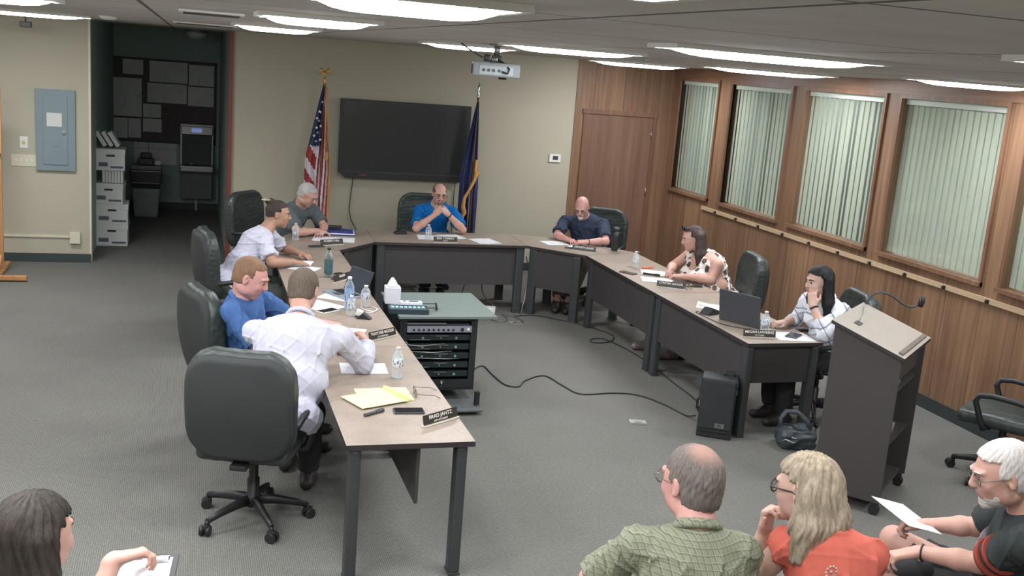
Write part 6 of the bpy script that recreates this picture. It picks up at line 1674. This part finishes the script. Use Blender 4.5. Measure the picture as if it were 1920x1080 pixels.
# 11 audience man, dark T-shirt
t = person('white-haired bearded audience man in a dark T-shirt, holding a paper',
  P=(3.30, 3.02, .57), N=(3.11, 2.96, 1.08), H=(2.985, 3.00, 1.22), look=(-.88, .38, -.28), SL=(2.98, 2.84, 1.01), SR=(3.22, 3.14, 1.01),
  EL=(3.02, 3.06, .82), ER=(3.30, 3.40, .80), WL=(2.87, 3.25, .785), WR=(3.12, 3.50, .775), KL=(2.98, 3.50, .56), KR=(3.14, 3.72, .60), AL=(2.95, 3.55, .08), AR=(3.10, 3.66, .08),
  skin='fair', shirt=M_DTEE, shirt_name='t_shirt', sleeve=.72, pants=M_PANTD, pant_end=.82, hair=dict(t=.014, line=.085, side=.01, nape=.065), hairm=HW, beard=(HW, 'full'), fat=1.18, hs=1.08, h=.005, brow=HW, glasses=dict(mat=M_WIRE),
  collar=False, hl=dict(d=(-.85, .3, -.25), n=(0, .2, 1), curl=(.6, .7, .5)), hr=dict(d=(-.75, .45, -.1), n=(.3, .2, .9), curl=(.9, 1.0, .6), thumb=.6),
  watch=lambda EL, ER, WL, WR: [(EL, WL, M_BAND)])
S_, E_ = V3(2.98, 2.84, 1.01), V3(3.02, 3.06, .82)
for fr, w_ in ((.68, .026), (.50, .018)):
    c = Vector(S_ + (E_ - S_) * fr - V3(3.30, 3.02, 0)); q = Vector(E_ - S_).to_track_quat('Z', 'Y').to_matrix()
    m = MB(); m.lathe([(.079, -w_ / 2), (.081, 0), (.079, w_ / 2)], c, n=28, M=q); m.build('sleeve_stripe', M_STRIPE, t)
s = SDF((2.85, 2.8, .6), (3.45, 3.5, 1.1), .006)
s.ell((3.14, 3.14, .80), (.10, .07, .15), frame((-.6, .8, .1)), k=.02); s.ripple(.003, .06, 4); s.build('camo_front', M_CAMO, t, loc=(3.30, 3.02, 0))
m = MB()
q = Matrix.Rotation(R(-6), 3, 'Z') @ Matrix.Rotation(R(14), 3, 'Y')
m.box((0, 0, 0), (.17, .31, .0016), rot=q)
solo('held_paper', m, paper_mat('held_paper_print', (222, 222, 232), .012, .75, 'y', ink=(150, 152, 162)), 'printed paper held by the white-haired audience man', 'paper', (3.045, 3.555, .80), 0)
s = SDF((-.16, -.16, -.02), (.16, .2, .16), .005)
s.ell((0, 0, .02), (.085, .095, .085), k=.0); s.ell((0, .11, .01), (.075, .085, .012), k=.02); s.fn((-.16, -.16, -.02), (.16, .2, .0), lambda X, Y, Z: Z - .002 + 0 * X + 0 * Y, mode='s')
t = thing('cap', 'black cap with a pale emblem resting on the lap of the white-haired audience man', 'cap', (2.985, 3.40, .605), R(20))
s.build('cap_body', M('cap_black', (34, 34, 38), .7), t)
m = MB(); m.tube([(-.04, -.06, .085), (-.045, -.04, .1), (.0, -.03, .108), (.04, -.04, .1), (.03, -.02, .107), (-.02, .0, .108)], .004, 6); m.build('emblem', M('emblem_pale', (150, 144, 140), .6), t)
# 12 woman bottom left
t = person('dark-haired woman cut off at the bottom left corner, holding a clipboard',
  P=(-.52, 2.72, .56), N=(-.46, 2.90, 1.03), H=(-.40, 2.97, 1.19), look=(.62, .77, -.10), SL=(-.63, 3.02, .955), SR=(-.31, 2.82, .955),
  EL=(-.55, 3.28, .78), ER=(-.315, 3.04, .80), WL=(-.32, 3.38, .80), WR=(-.205, 3.215, .99), KL=(-.45, 3.15, .52), KR=(-.2, 3.05, .52), AL=(-.4, 3.2, .08), AR=(-.2, 3.15, .08),
  skin='fair', shirt=M_DTOP, sleeve=.7, pants=M_JEAN, pant_end=1.9, hair=dict(t=.016, line=.085, long=.34, side=.05, wave=.003), hairm=HDB, fat=1.0, female=True, hs=1.08, h=.005, brow=HB, collar=False,
  hr=dict(d=(.9, .2, .12), n=(-.1, .3, .9), curl=(.7, .8, .5), thumb=.7), hl=dict(d=(.7, .1, .1), n=(0, 0, 1), curl=(.8, .8, .5)))
t = thing('clipboard', 'clipboard with white paper and metal clip held by the woman at the bottom left', 'clipboard', (-.14, 3.25, .905), R(-10))
q = Matrix.Rotation(R(25), 3, 'X') @ Matrix.Rotation(R(-6), 3, 'Y')
m = MB(); m.box((0, 0, 0), (.24, .17, .004), rot=q, bev=.001); m.build('board', M_BLACK, t)
m = MB(); v = q @ Vector((-.006, -.004, .0035)); m.box(v, (.216, .15, .001), rot=q); m.build('sheet', M_PLAIN, t)
m = MB(); v = q @ Vector((.07, .06, .012)); m.box(v, (.05, .02, .012), rot=q, bev=.004); m.build('clip', M_CHROME, t)
